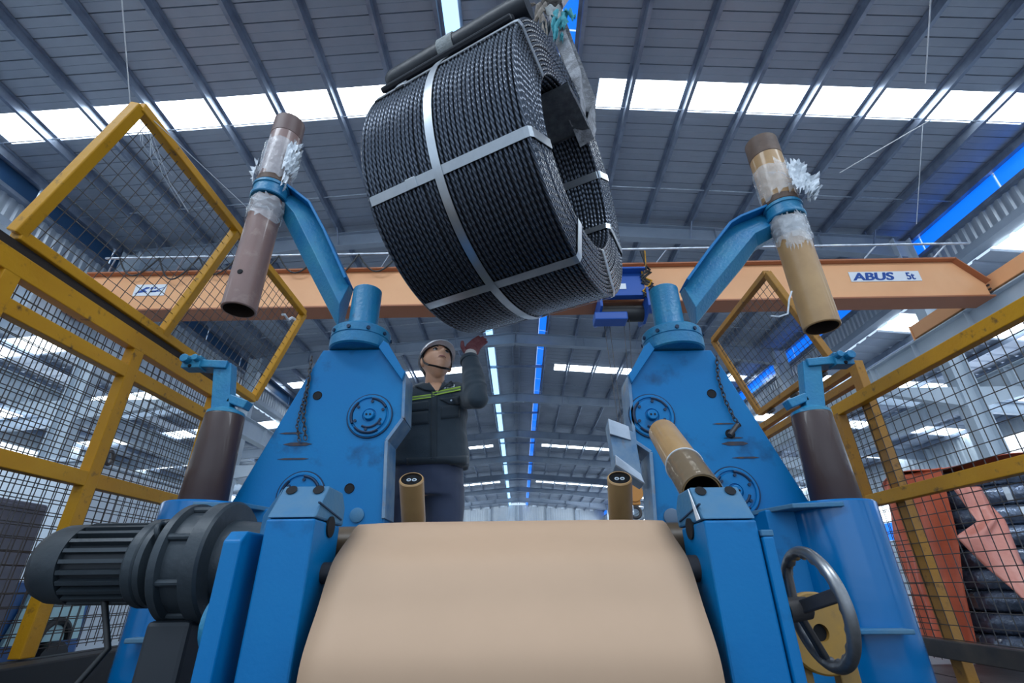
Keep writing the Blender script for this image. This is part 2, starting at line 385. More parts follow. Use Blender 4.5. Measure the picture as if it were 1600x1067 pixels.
def side(s, wname):
    X = s * 12.0
    wall = empty('wall_' + wname, (X, 30, 0), kind='structure')
    for i in range(2, len(BAY) - 1):
        ya, yb = BAY[i], BAY[i + 1]
        corr((X, ya, 0), (X, yb, 0), CZ + 7.72, CZ + 8.45, 0.05, 0.22, (-s, 0, 0)).build('corrugated_panel', WALLM, wall, fix=False)
        for j in range(3):
            a = ya + (yb - ya) * j / 3 + 0.03; b = ya + (yb - ya) * (j + 1) / 3 - 0.03
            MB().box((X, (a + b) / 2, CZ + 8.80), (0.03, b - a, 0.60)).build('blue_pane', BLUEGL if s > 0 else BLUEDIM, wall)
        MB().beam((X - s * 0.1, ya, CZ + 8.46), (X - s * 0.1, yb, CZ + 8.46), 0.16, 0.10).build('girt', STEEL, wall)
        MB().beam((X - s * 0.1, ya, CZ + 9.10), (X - s * 0.1, yb, CZ + 9.10), 0.12, 0.10).build('girt', BLUEGL if False else STEEL, wall)
        MB().beam((X - s * 0.15, ya, CZ + 7.60), (X - s * 0.15, yb, CZ + 7.60), 0.35, 0.20).build('gutter_beam', RAFT, wall)
    # aisle roof outside the row of columns
    aisle = empty('ceiling', (s * 17, 30, CZ + 7), kind='structure')
    za = lambda x: CZ + 7.45 - 0.10 * (abs(x) - 12)
    strips = MB(); n = 0
    y = -8.0; P = 0.55
    skyr = []
    while y < 71:
        lit = (int((y + 8.0) / P) % 9) in (3, 4)
        x0, x1 = 12.05, 22.5
        m = MB()
        ps = []
        for x in (x0, x1):
            for dy, dz in ((0, 0.05), (0.04, 0), (P - 0.12, 0), (P - 0.08, 0.05), (P, 0.05)): ps.append((s * x, y + dy, za(x) + dz))
        m.add(ps, [(k, k + 1, k + 6, k + 5) for k in range(4)])
        if y < 24 and y > 1: m.build('aisle_daylight_sheet' if lit else 'aisle_roof_sheet', SKYL3 if lit else ROOF, aisle, fix=False)
        elif lit: skyr.append(m)
        else: strips.add(m.v, m.f)
        y += P
    strips.build('far_aisle_roof_sheets', ROOF, aisle, fix=False, kind='stuff')
    q = MB()
    for m in skyr: q.add(m.v, m.f)
    q.build('far_aisle_daylight_sheets', SKYL3, aisle, fix=False, kind='stuff')
    for i in range(2, len(BAY) - 1):
        ya, yb = BAY[i], BAY[i + 1]
        for x in (13.2, 14.6, 16.0, 17.4, 18.8, 20.2, 21.6):
            MB().beam((s * x, ya, za(x) - 0.1), (s * x, yb, za(x) - 0.1), 0.07, 0.18).build('aisle_purlin', STEEL, aisle)
        m = MB(); m.ibeam((s * 11.6, ya, za(12) - 0.5), (s * 22.2, ya, za(22.2) - 0.42), 0.5, 0.2); m.build('aisle_rafter', RAFT, aisle)
    # outer wall of the aisle with a strip of blue windows
    outer = empty('wall_' + wname + '_outer', (s * 22.4, 30, 0), kind='structure')
    for i in range(1, len(BAY) - 1):
        ya, yb = BAY[i], BAY[i + 1]
        corr((s * 22.4, ya, 0), (s * 22.4, yb, 0), 0, 2.6, 0.05, 0.3, (-s, 0, 0)).build('corrugated_panel', WALLW, outer, fix=False)
        corr((s * 22.4, ya, 0), (s * 22.4, yb, 0), 4.6, CZ + 6.6, 0.05, 0.3, (-s, 0, 0)).build('corrugated_panel', WALLW, outer, fix=False)
        for j in range(4):
            a = ya + (yb - ya) * j / 4 + 0.05; b = ya + (yb - ya) * (j + 1) / 4 - 0.05
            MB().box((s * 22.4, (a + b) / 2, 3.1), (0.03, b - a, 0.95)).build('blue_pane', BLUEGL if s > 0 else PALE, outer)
            MB().box((s * 22.4, (a + b) / 2, 4.1), (0.03, b - a, 0.90)).build('white_pane', SKYL3 if (i + j) % 2 else PALE, outer)
        m = MB(); m.beam((s * 22.2, ya, 0), (s * 22.2, ya, 6.8), 0.25, 0.3, up=(0, 1, 0)); m.build('wall_post', PALE, outer)
        if i % 2 == 0:
            MB().cyl((s * 22.1, ya + 0.3, 0.2), (s * 22.1, yb - 0.3, 4.4), 0.05, n=8).build('brace', PALE, outer)
    # columns between hall and aisle
    for i in range(2, len(BAY) - 1):
        y = BAY[i]; c = empty('column', (s * 11.3, y, 0), kind='structure')
        MB().ibeam((s * 11.3, y, 0), (s * 11.3, y, zr(11.3) - PH - 0.1), 0.50, 0.32, 0.03, 0.02, up=(1, 0, 0)).build('shaft', PALE, c)
        MB().box((s * 11.3, y, 0.02), (0.7, 0.5, 0.04)).build('base_plate', PALE, c)
        RX = 9.3 if s > 0 else -8.75
        for (x, zt) in ((RX, CZ + 4.33), (s * 12.75, CZ + 4.33)):
            m = MB(); dx = 1 if abs(x) > 11.3 else -1
            m.prism([(s * 11.3 + s * dx * 0.24, y - 0.09, zt), (x + s * dx * 0.2, y - 0.09, zt), (x + s * dx * 0.2, y - 0.09, zt - 0.14), (s * 11.3 + s * dx * 0.24, y - 0.09, zt - 0.5)], (0, 0.18, 0))
            m.build('bracket', PALE, c)
        if i in (3, 4, 5):
            for k in range(14):
                pass
    # crane runways on the columns' brackets
    for (x, nm, lab) in ((RX, 'crane_runway', 'pale grey steel runway beam on the inner brackets of the %s hall columns'),
                         (s * 12.75, 'crane_runway', 'pale grey runway beam on the outer brackets of the %s hall columns')):
        r = empty(nm, (x, 30, CZ + 4.33), lab % ('right' if s > 0 else 'left'), 'crane runway')
        for i in range(2, len(BAY) - 1):
            ya, yb = BAY[i], BAY[i + 1]
            MB().ibeam((x, ya + 0.01, CZ + 4.63), (x, yb - 0.01, CZ + 4.63), 0.60, 0.28, 0.025, 0.015).build('beam', PALE, r)
            if i < 6:
                for j in range(5):
                    MB().box((x, ya + 0.1 + (yb - ya) * j / 5, CZ + 4.63), (0.26, 0.012, 0.55)).build('stiffener', PALE, r)
        MB().beam((x, 3.0, CZ + 4.96), (x, 71, CZ + 4.96), 0.05, 0.06).build('rail', DARKM, r)
side(-1, 'left'); side(1, 'right')

# far gable wall
g = empty('wall_far', (0, HY1, 0), kind='structure')
for k in range(12):
    x0 = -12 + 2 * k
    corr((x0, HY1, 0), (x0 + 2, HY1, 0), 0, zr(x0 + 1), 0.02, 0.33, (0, -1, 0)).build('corrugated_panel', WALLW, g, fix=False)
for x in (-8, -4, 0, 4, 8):
    MB().beam((x, HY1 - 0.25, 0), (x, HY1 - 0.25, zr(x) - 0.3), 0.25, 0.3, up=(0, 1, 0)).build('wall_post', PALE, g)
for z in (5.5, 7.5):
    MB().beam((-12, HY1 - 0.2, z), (12, HY1 - 0.2, z), 0.12, 0.2).build('girt', PALE, g)
for s in (-1, 1):
    for k in range(5):
        x0 = s * (12 + 2 * k); corr((x0, HY1, 0), (x0 + s * 2, HY1, 0), 0, CZ + 7, 0.05, 0.33, (0, -1, 0)).build('corrugated_panel', WALLW, g, fix=False)
# ================================================================ overhead crane
YC = 8.0
def prof_box(m, a, b, w, h): m.beam(a, b, w, h)
gz0, gz1 = CZ + 4.82, CZ + 5.66
crane = empty('bridge_crane', (0.3, YC + 0.3, gz0), 'long orange overhead crane girder spanning the hall under the roof', 'crane')
m = MB()
# box girder with sloping ends
for y in (YC + 0.03, YC + 0.38):
    m.prism([(-8.45, y, gz1 - 0.05), (8.62, y, gz1 - 0.05), (9.05, y, gz0 + 0.28), (9.05, y, gz0), (-8.75, y, gz0), (-8.75, y, gz0 + 0.28)], (0, 0.02, 0))
m.build('girder_web', ORANGE, crane)
m = MB(); m.box((0.2, YC + 0.215, gz0 - 0.012), (17.8, 0.46, 0.03)); m.build('bottom_flange', ORANGE_D, crane)
m = MB(); m.box((0.085, YC + 0.27, gz1 - 0.03), (17.1, 0.72, 0.03))
m.beam((8.62, YC + 0.27, gz1 - 0.03), (9.07, YC + 0.27, gz0 + 0.28), 0.72, 0.02, up=(1, 0, 1)); m.beam((-8.45, YC + 0.27, gz1 - 0.03), (-8.77, YC + 0.27, gz0 + 0.28), 0.72, 0.02, up=(1, 0, 1))
m.build('top_flange', ORANGE_D, crane)
for x in (9.28, -8.78):
    m = MB(); z = CZ + 5.12
    m.box((x, YC + 0.3, z), (0.24, 3.6, 0.30)); m.box((x, YC - 1.53, z - 0.02), (0.27, 0.03, 0.36)); m.box((x, YC + 2.13, z - 0.02), (0.27, 0.03, 0.36))
    ec = m.build('end_carriage', ORANGE, crane, bevel=0.01)
    for yy in (YC - 1.3, YC + 1.9):
        MB().cyl((x - 0.05, yy, CZ + 5.05), (x + 0.05, yy, CZ + 5.05), 0.10, n=20).build('wheel', DARKM, ec)
    MB().cyl((x - 0.0, YC - 1.62, z), (x, YC - 1.50, z), 0.07, n=16).build('buffer', BLACK, ec)
m = MB(); m.cyl((9.0, YC - 1.75, CZ + 4.98), (9.22, YC - 1.75, CZ + 4.98), 0.05, n=12); m.torus((9.0, YC - 1.8, CZ + 4.98), (0, 0, 1), 0.10, 0.025, 20, 8); m.build('travel_limit_arm', DARKM, crane)
for xx in (8.55, 8.72, 8.86):
    MB().cyl((9.07, YC + 0.03, gz0 + 0.05 + (8.9 - xx) * 0.5), (9.07, YC - 0.01, gz0 + 0.05 + (8.9 - xx) * 0.5), 0.02, n=6).build('bolt', DARKM, crane)
# signs on the web
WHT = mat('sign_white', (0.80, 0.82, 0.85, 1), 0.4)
NAVY = mat('sign_navy', (0.012, 0.07, 0.32, 1), 0.5)
def sign_text(parent, txt, x, y, z, size, sx=1.0, shear=0.0, bold=0.0, m_=None):
    c = bpy.data.curves.new('lettering', 'FONT'); c.body = txt; c.size = size; c.shear = shear; c.offset = bold; c.extrude = 0.002
    o = bpy.data.objects.new('lettering', c); COL.objects.link(o); c.materials.append(m_ or NAVY)
    o.parent = parent; o.location = V(x, y, z) - wloc(parent); o.rotation_euler = (math.pi / 2, 0, 0); o.scale = (sx, 1, 1)
    return o
sg = MB().box((7.20, YC + 0.02, CZ + 5.295), (1.36, 0.008, 0.225)).build('maker_sign', WHT, crane)
for k_ in range(3): sign_text(sg, 'ABUS', 6.57 + 0.007 * k_, YC + 0.012 - 0.001 * k_, CZ + 5.212, 0.24, 1.34, 0.15, 0.004)
for k_ in range(2): sign_text(sg, '5t', 7.60 + 0.006 * k_, YC + 0.012 - 0.001 * k_, CZ + 5.215, 0.225, 0.85, 0.0, 0.003)
sg = MB().box((-7.17, YC + 0.02, CZ + 5.27), (0.62, 0.008, 0.26)).build('company_sign', WHT, crane)
def flat(parent, pts, y, m_): return MB().prism([(x, y, z) for x, z in pts], (0, -0.003, 0)).build('emblem', m_, parent)
bx, bz = -7.48, CZ + 5.14
def E_(pts): flat(sg, [(bx + a * 0.62, bz + b * 0.26) for a, b in pts], YC + 0.014, NAVY)
E_([(0.06, 0.18), (0.36, 0.74), (0.47, 0.74), (0.47, 0.64), (0.41, 0.60), (0.33, 0.52), (0.40, 0.40), (0.44, 0.30), (0.30, 0.30), (0.18, 0.24)])
E_([(0.52, 0.30), (0.52, 0.42), (0.60, 0.42), (0.60, 0.30)])
E_([(0.53, 0.74), (0.59, 0.74), (0.56, 0.54), (0.50, 0.54)]); E_([(0.60, 0.44), (0.74, 0.44), (0.72, 0.30), (0.50, 0.30)]); E_([(0.64, 0.74), (0.72, 0.74), (0.69, 0.60), (0.61, 0.60)])
E_([(0.66, 0.32), (0.80, 0.62), (0.96, 0.72), (0.96, 0.68), (0.84, 0.60), (0.76, 0.46), (0.92, 0.34), (0.74, 0.34)])
# conduit rail with festoon cables on top of the girder
m = MB(); m.cyl((-8.2, YC - 0.1, gz1 + 0.30), (9.0, YC - 0.1, gz1 + 0.30), 0.022, n=8)
for k in range(13): m.cyl((-8.0 + k * 1.38, YC - 0.1, gz1 + 0.30), (-8.3 + k * 1.38, YC + 0.15, gz1 - 0.02), 0.014, n=6)
m.cyl((7.0, YC + 0.12, gz1 + 0.05), (8.6, YC + 0.12, gz1 + 0.05), 0.02, n=8)
m.build('conduit_rail', GALV, crane)
for k in range(7):
    x0 = -7.9 + k * 0.80; pts = []
    for j in range(13):
        t = j / 12; pts.append((x0 + 0.8 * t, YC - 0.12, gz1 + 0.28 - 0.42 * math.sin(math.pi * t) - (0.1 if k % 2 else 0) * math.sin(math.pi * t)))
    MB().path(pts, 0.016, 6).build('festoon_cable', BLACK, crane)

# the hoist trolley on the girder's lower flange
hz = gz0
h = empty('hoist', (1.95, YC, hz), 'blue electric hoist trolley hanging under the orange girder behind the coil', 'hoist')
m = MB(); m.box((1.95, YC - 0.20, hz + 0.22), (0.95, 0.16, 0.52)); m.box((1.95, YC - 0.30, hz + 0.46), (0.98, 0.30, 0.04)); m.build('trolley_plate', CRANE_BLUE, h, bevel=0.01)
for x in (1.55, 2.42):
    m = MB(); m.prism([(x, YC - 0.35, hz + 0.1), (x, YC - 0.35, hz - 0.30), (x, YC + 0.15, hz - 0.42), (x, YC + 0.5, hz - 0.30), (x, YC + 0.5, hz - 0.04), (x, YC - 0.1, hz - 0.04)], (0.05, 0, 0)); m.build('side_cheek', CRANE_BLUE, h, bevel=0.01)
MB().cyl((1.58, YC + 0.1, hz - 0.22), (2.42, YC + 0.1, hz - 0.22), 0.16, n=28).build('rope_drum', BLACK, h, smooth=40)
m = MB(); m.box((1.75, YC - 0.1, hz - 0.44), (0.60, 0.30, 0.16)); m.build('gear_case', CRANE_BLUE, h, bevel=0.02)
m = MB(); m.cyl((2.47, YC - 0.05, hz - 0.12), (2.60, YC - 0.05, hz - 0.12), 0.17, n=24); m.build('motor_cover', CRANE_BLUE, h, smooth=40)
m = MB(); m.box((1.95, YC - 0.29, hz + 0.15), (0.25, 0.01, 0.12)); m.build('rating_plate', WHT, h)
random.seed(5)
for k in range(5):
    pts = [(2.46 + 0.02 * k, YC - 0.25, hz + 0.98), (2.50, YC - 0.3, hz + 0.60)]
    for j in range(7): pts.append((2.47 + 0.10 * math.sin(j * 1.7 + k), YC - 0.32 + 0.03 * math.cos(j * 2 + k), hz + 0.52 - 0.10 * j - 0.02 * k))
    MB().path(pts, 0.018, 6).build('cable', BLACK if k < 4 else YEL, h, smooth=60)
hb = PP(991, 772, Y=YC)
for x in (1.66, 1.76, 2.04, 2.14):
    MB().cyl((x, YC + 0.05, hz - 0.38), (hb.x + (x - 1.9) * 0.35, YC + 0.05, hb.z + 0.16), 0.006, n=5).build('hoist_rope', DARKM, h)
m = MB(); m.box((hb.x, YC + 0.05, hb.z + 0.02), (0.17, 0.10, 0.36)); m.cyl((hb.x, YC - 0.03, hb.z + 0.02), (hb.x, YC + 0.13, hb.z + 0.02), 0.14, n=24); hbk = m.build('hook_block', mat('block_orange', (0.5, 0.2, 0.03, 1), 0.4), h, bevel=0.01)
m = MB(); m.torus((hb.x, YC + 0.05, hb.z - 0.27), (0, 1, 0), 0.08, 0.024, 20, 8, -2.4, 1.8); m.build('hook', DARKM, hbk, smooth=60)

# thin rods and wires hanging in the roof
def wire(p, q, r, label, nm='hanging_wire'): return MB().cyl(p, q, r, n=6).build(nm, mat('cord_white', (0.55, 0.58, 0.62, 1), 0.5), label=label, cat='wire')
wire(PP(188, -30, Y=4.2), PP(203, 160, Y=6.7), 0.011, 'thin white rod hanging in the roof above the raised left mesh flap')
a = wire(PP(1456, -30, Y=4.0), PP(1446, 130, Y=6.3), 0.011, 'thin white rod with a small knot hanging in the roof at the right')
wire(PP(1455, 187, Y=7.0), PP(1312, 270, Y=8.6), 0.011, 'slanting white wire under the roof right of the skylight row')
wire(PP(1442, 195, Y=7.75), PP(1432, 350, Y=9.2), 0.008, 'faint thread dangling from the right purlins over the crane')
wire((-1.752, 1.57, CZ + 2.04), (-1.40, 2.0, CZ + 1.80), 0.0018, 'thin thread stretched from the left mesh flap to the brown tube')
# ================================================================ the pay-off machine
TY = 2.0
def mirror(s, pts): return [(s * x, y, z) for x, y, z in pts]
WELD = mat('weld_mark', (0.015, 0.03, 0.06, 1), 0.6, col2=(0.10, 0.05, 0.03, 1), scale=40)
HOLE = mat('hole_dark', (0.004, 0.004, 0.006, 1), 0.8)
SEAM = mat('dark_blue_seam', (0.003, 0.025, 0.07, 1), 0.6)
EDGE = mat('scuffed_lit_edge_paint', (0.22, 0.30, 0.38, 1), 0.4, 0.2, col2=(0.05, 0.16, 0.32, 1), scale=9, col3=(0.25, 0.16, 0.10, 1), scale3=14, amt3=(0.6, 0.75))
def tower(s, zo, top, notch, label):
    t = empty('coil_tower', (s * 0.8, TY + 0.06, 0), label, 'machine tower', None)
    z = lambda v: CZ + v + zo
    outline = [(0.882, z(0.955)), (0.61, z(0.955)), (0.495, z(0.83)), (0.485, CZ + notch[0]), (0.545, CZ + notch[1]), (0.525, z(0.22)), (0.525, 0.0), (1.42, 0.0), (1.42, z(-0.45) if False else 0.05), (1.14, z(0.285))]
    MB().prism([(s * x, TY, zz) for x, zz in outline], (0, 0.13, 0)).build('side_plate', BLUE, t, bevel=0.006)
    # inner edges lit by paler colour: capping strips along the plate's inner outline
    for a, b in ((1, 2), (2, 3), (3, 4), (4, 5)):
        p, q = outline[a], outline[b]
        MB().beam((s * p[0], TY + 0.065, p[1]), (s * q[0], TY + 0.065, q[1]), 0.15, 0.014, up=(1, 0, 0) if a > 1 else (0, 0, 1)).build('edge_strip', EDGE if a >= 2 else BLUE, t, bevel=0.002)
    # collar and column
    cx, cy = s * 0.735, TY + 0.06
    m = MB(); m.lathe((cx, cy, z(0.96)), (0, 0, 1), [(0, 0.130), (0.006, 0.137), (0.052, 0.137), (0.054, 0.132), (0.060, 0.132), (0.062, 0.136), (0.100, 0.136), (0.108, 0.128), (0.108, 0.08)], 56); m.build('collar', BLUE_T, t, smooth=30)
    for k in range(10):
        q = 2 * math.pi * k / 10 + 0.2; MB().cyl((cx + 0.136 * math.cos(q), cy + 0.136 * math.sin(q), z(1.035)), (cx + 0.143 * math.cos(q), cy + 0.143 * math.sin(q), z(1.035)), 0.009, n=8).build('set_screw', SEAM, t)
    m = MB(); m.lathe((cx, cy, z(1.06)), (0, 0, 1), [(0, 0.082), (0.012, 0.072), (0.02, 0.069), (top - 1.06 - zo - 0.004, 0.069), (top - 1.06 - zo, 0.065), (top - 1.06 - zo, 0.05)], 48); m.build('column', BLUE_T, t, smooth=30)
    # small brace plate between collar and shoulder
    MB().prism([(s * 0.60, TY - 0.03, z(0.985)), (s * 0.575, TY - 0.03, z(0.965)), (s * 0.49, TY - 0.03, z(0.825)), (s * 0.50, TY - 0.03, z(0.79)), (s * 0.62, TY - 0.03, z(0.95))], (0, 0.03, 0)).build('shoulder_rib', BLUE, t, bevel=0.003)
    return t
def cover(t, x, zz, r=0.094, gap=0.0):
    """round bearing cover with curved slots, bolts and a hub"""
    y = TY
    m = MB(); m.lathe((x, y, zz), (0, -1, 0), [(0, r), (0.006, r), (0.010, r - 0.004), (0.010, r - 0.012), (0.004, r - 0.015), (0.004, r - 0.021), (0.012, r - 0.024), (0.012, 0.030), (0.006, 0.028), (0.006, 0.023), (0.024, 0.021), (0.026, 0.018), (0.026, 0.0)], 48)
    c = m.build('bearing_cover', BLUE, t, smooth=25)
    MB().torus((x, y - 0.0035, zz), (0, 1, 0), r + 0.001, 0.0036, 48, 6).build('weld_seam', SEAM, c)
    for a0, a1, rr in ((0.5, 1.5, 0.80), (2.3, 3.6, 0.82), (3.9, 5.3, 0.80), (4.2, 6.0, 0.56)):
        MB().torus((x, y - 0.0125, zz), (0, 1, 0), r * rr, 0.0055, 18, 6, a0, a1).build('curved_slot', SEAM, c)
    for k in range(6):
        q = k * math.pi / 3 + 0.4; MB().cyl((x + 0.062 * math.cos(q), y - 0.010, zz + 0.062 * math.sin(q)), (x + 0.062 * math.cos(q), y - 0.017, zz + 0.062 * math.sin(q)), 0.0065, n=8).build('bolt', SEAM, c)
    for q in (-0.008, 0.008): MB().cyl((x + q, y - 0.0255, zz), (x + q, y - 0.0275, zz), 0.0045, n=10).build('centre_hole', HOLE, c)
def hole(t, x, zz, r=0.017):
    MB().lathe((x, TY + 0.001, zz), (0, -1, 0), [(0.003, 0.0), (0.003, r), (0.0045, r + 0.001), (0.0045, r + 0.002), (0.0, r + 0.004)], 20).build('bored_hole', [HOLE], t)
def slit(t, x, zz, w_, h_, m_=None):
    MB().prism([(x - w_ / 2, TY + 0.001, zz), (x - w_ * 0.25, TY + 0.001, zz + h_ / 2), (x + w_ * 0.3, TY + 0.001, zz + h_ / 2), (x + w_ / 2, TY + 0.001, zz), (x + w_ * 0.3, TY + 0.001, zz - h_ / 2), (x - w_ * 0.25, TY + 0.001, zz - h_ / 2)], (0, -0.003, 0)).build('weld_slot', m_ or WELD, t)
def chain(t, pts, r=0.009):
    """a steel chain lying against the plate"""
    pts = [Vector(p) for p in pts]; out = []; L = 0.0; seg = []
    for a, b in zip(pts, pts[1:]): seg.append((L, a, b)); L += (b - a).length
    n = int(L / (r * 2.1)); m = MB()
    for k in range(n):
        q = k * L / n
        for l0, a, b in seg:
            if l0 <= q <= l0 + (b - a).length: d = (b - a).normalized(); p = a + d * (q - l0); break
        nrm = V(0, 1, 0) if k % 2 else V(1, 0, 0.2)
        side_ = d.cross(nrm).normalized()
        ring = [p + d * (r * 1.5 * math.cos(2 * math.pi * j / 10)) + side_ * (r * 0.8 * math.sin(2 * math.pi * j / 10)) for j in range(10)]
        m.path(ring, r * 0.24, 5, closed=True)
    return m.build('chain', DARKM, t, kind='stuff')

TL = tower(-1, 0.018, CZ and 1.325, (0.64, 0.545), 'blue steel coil tower with a tall post, left of the worker')
TR = tower(1, -0.012, 1.30, (0.527, 0.481), 'blue steel coil tower with a tall post, right of the hanging coil')
p = PP(578, 650, Y=TY); cover(TL, p.x, p.z)
p = PP(470, 775, Y=TY); cover(TL, p.x, p.z)
p = PP(1018, 650, Y=TY); cover(TR, p.x, p.z)
p = PP(1148, 768, Y=TY); cover(TR, p.x, p.z)
for T, u, v in ((TL, 496, 618), (TL, 546, 763), (TR, 1112, 615), (TR, 1141, 678)):
    p = PP(u, v, Y=TY); hole(T, p.x, p.z)
for T, u, v, a, b in ((TL, 455, 677, .10, .008), (TL, 465, 694, .12, .014), (TL, 458, 717, .13, .007), (TR, 1130, 662, .09, .006), (TR, 1146, 684, .08, .006), (TR, 1148, 693, .11, .016), (TR, 1165, 715, .11, .007)):
    p = PP(u, v, Y=TY); slit(T, p.x, p.z, a, b)
def disc(T, u, v, r, m_):
    p = PP(u, v, Y=TY); MB().lathe((p.x, TY, p.z), (0, -1, 0), [(0, r), (0.006, r), (0.008, r - 0.004), (0.008, 0)], 28).build('plug', m_, T, smooth=30)
disc(TL, 558, 805, 0.028, BLUE_D); disc(TR, 1050, 808, 0.032, mat('worn_plug', (0.10, 0.15, 0.22, 1), 0.4))
y = TY - 0.012
chain(TL, [PP(487, 560, Y=y), PP(480, 610, Y=y), PP(474, 650, Y=y), PP(478, 690, Y=y)])
chain(TL, [PP(484, 590, Y=y), PP(470, 640, Y=y), PP(464, 665, Y=y), PP(468, 692, Y=y)], 0.007)
chain(TR, [PP(1120, 560, Y=y), PP(1122, 590, Y=y), PP(1133, 625, Y=y), PP(1148, 655, Y=y), PP(1156, 664, Y=y), PP(1146, 668, Y=y)])
m = MB(); m.cyl(PP(1152, 664, Y=y - .01), PP(1140, 680, Y=y - .03), 0.010, n=12); m.build('locking_pin', DARKM, TR, smooth=40)
# lifting eye at the shoulder (folded ear plate) on the right tower's inner side
m = MB()
A, B, Cc, D = PP(949, 656, Y=1.97), PP(961, 728, Y=1.97), PP(1006, 757, Y=1.99), PP(992, 676, Y=1.99)
m.prism([A, B, Cc, D], (0.01, 0.12, 0.0)); m.build('guide_plate', EDGE, TR, bevel=0.003)
m = MB(); m.prism([A, PP(981, 668, Y=2.0), PP(985, 690, Y=2.0), PP(952, 680, Y=1.97)], (0, -0.02, 0)); m.build('guide_plate_lip', GALV, TR, bevel=0.002)
m = MB(); m.prism([B, Cc, PP(1000, 742, Y=1.99), PP(960, 712, Y=1.97)], (0, -0.02, 0)); m.build('guide_plate_lip', GALV, TR, bevel=0.002)

# ---- swing arms with clamp rings
def arm(T, up_, lo_, ring, tubex):
    Y0 = TY + 0.06
    U = [PP(u, v, Y=Y0) for u, v in up_]; Lw = [PP(u, v, Y=Y0) for u, v in lo_]
    n = len(U); f = 0.42 if tubex < 0 else 0.30
    ring_ = [[U[i] + V(0, 0.05, 0), U[i] + V(0, -0.012, 0), Lw[i].lerp(U[i], f) + V(0, -0.055, -0.0), Lw[i] + V(0, 0.0, 0), Lw[i] + V(0, 0.05, 0)] for i in range(n)]
    m = MB(); m.add([p for r_ in ring_ for p in r_], [(5 * i + k, 5 * i + (k + 1) % 5, 5 * i + 5 + (k + 1) % 5, 5 * i + 5 + k) for i in range(n - 1) for k in range(5)] + [(0, 1, 2, 3, 4), tuple(5 * (n - 1) + k for k in range(5))])
    A_ = m.build('swing_arm', BLUE_T, T, bevel=0.003)
    m = MB(); m.ribbon([p + V(0, -0.015, 0) for p in U], (0, 1, 0), 0.125, 0.014); m.build('upper_flange', BLUE, A_, bevel=0.003)
    r = PP(ring[0], ring[1], Y=TY)
    m = MB(); c0 = V(tubex, TY, r.z - 0.045)
    m.lathe(c0, (0, 0, 1), [(0, 0.074), (0, 0.090), (0.006, 0.094), (0.020, 0.094), (0.022, 0.088), (0.068, 0.088), (0.070, 0.094), (0.084, 0.094), (0.09, 0.090), (0.09, 0.074)], 48, closed=True)
    m.build('clamp_ring', BLUE_T, A_, smooth=30)
    return r.z
XL, XR = -1.322, 1.412
zl = arm(TL, [(547, 447), (514, 373), (491, 330), (450, 298), (425, 288)], [(528, 512), (483, 425), (447, 352), (436, 328), (424, 322)], (428, 305), XL)
zr_ = arm(TR, [(1067, 450), (1100, 404), (1133, 362), (1149, 352), (1203, 330), (1228, 322)], [(1088, 506), (1126, 458), (1165, 411), (1184, 384), (1211, 369), (1236, 352)], (1222, 336), XR)

# ---- cardboard winding tubes gripped by the arms
CARD_M = mat('mauve_cardboard', (0.27, 0.155, 0.13, 1), 0.45, col2=(0.22, 0.13, 0.11, 1), scale=5, coat=0.35, col3=(0.33, 0.22, 0.18, 1), scale3=12)
CARD_T = mat('tan_cardboard', (0.46, 0.27, 0.11, 1), 0.5, col2=(0.36, 0.20, 0.08, 1), scale=6, coat=0.25, col3=(0.22, 0.14, 0.09, 1), scale3=5, amt3=(0.6, 0.8))
CARD_P = mat('pale_cardboard', (0.50, 0.36, 0.22, 1), 0.45, col2=(0.40, 0.27, 0.15, 1), scale=5, coat=0.3)
CARD_IN = mat('tube_inside', (0.035, 0.018, 0.010, 1), 0.8)
FILM = mat('clear_film', (0.80, 0.84, 0.88, 1), 0.15, alpha=0.32, bump=3, bscale=25)
FILMW = mat('white_crumpled_film', (0.75, 0.80, 0.85, 1), 0.35, bump=2, bscale=40, alpha=0.85)
BURN = mat('scorched_cardboard', (0.08, 0.045, 0.03, 1), 0.6, col2=(0.15, 0.09, 0.06, 1), scale=10)
def tube_shell(parent, nm, a, b, r, mt, r2=None, wall=0.010, n=48):
    a, b = Vector(a), Vector(b); L = (b - a).length; r2 = r2 or r; m = MB()
    prof = [(0.004, r), (0, r - 0.003), (0, r - wall), (L, r2 - wall), (L, r2 - 0.003), (L - 0.004, r2)]
    m.lathe(a, b - a, prof, n, closed=True)
    mm = MB(); o = m.build(nm, [mt, CARD_IN], parent, smooth=35)
    for p in o.data.polygons:
        j = p.index // n
        p.material_index = 1 if j in (2,) else 0
    return o
def scrap(parent, c, axis_r, ang, ang_w, z0, z1, seed, mt, out=0.012, n=18, k=12):
    """crumpled stretch film clinging to a tube"""
    rnd = random.Random(seed); ps = []
    H = [[rnd.random() for _ in range(n + 1)] for _ in range(k + 1)]
    for j in range(k + 1):
        for i in range(n + 1):
            t = i / n; q = ang + ang_w * (t - 0.5)
            edge = min(t, 1 - t) * 2; rr = axis_r + 0.002 + out * H[j][i] * (0.3 + edge)
            zz = z0 + (z1 - z0) * j / k + (H[j][i] - 0.5) * 0.03 * (1 if 0 < j < k else 1.6)
            ps.append((c[0] + rr * math.cos(q), c[1] + rr * math.sin(q), zz))
    fs = [(j * (n + 1) + i, j * (n + 1) + i + 1, (j + 1) * (n + 1) + i + 1, (j + 1) * (n + 1) + i) for j in range(k) for i in range(n) if not ((i in (0, n - 1) or j in (0, k - 1)) and H[j][i] > 0.55)]
    return MB().add(ps, fs).build('film_scrap', mt, parent, smooth=80, fix=False)
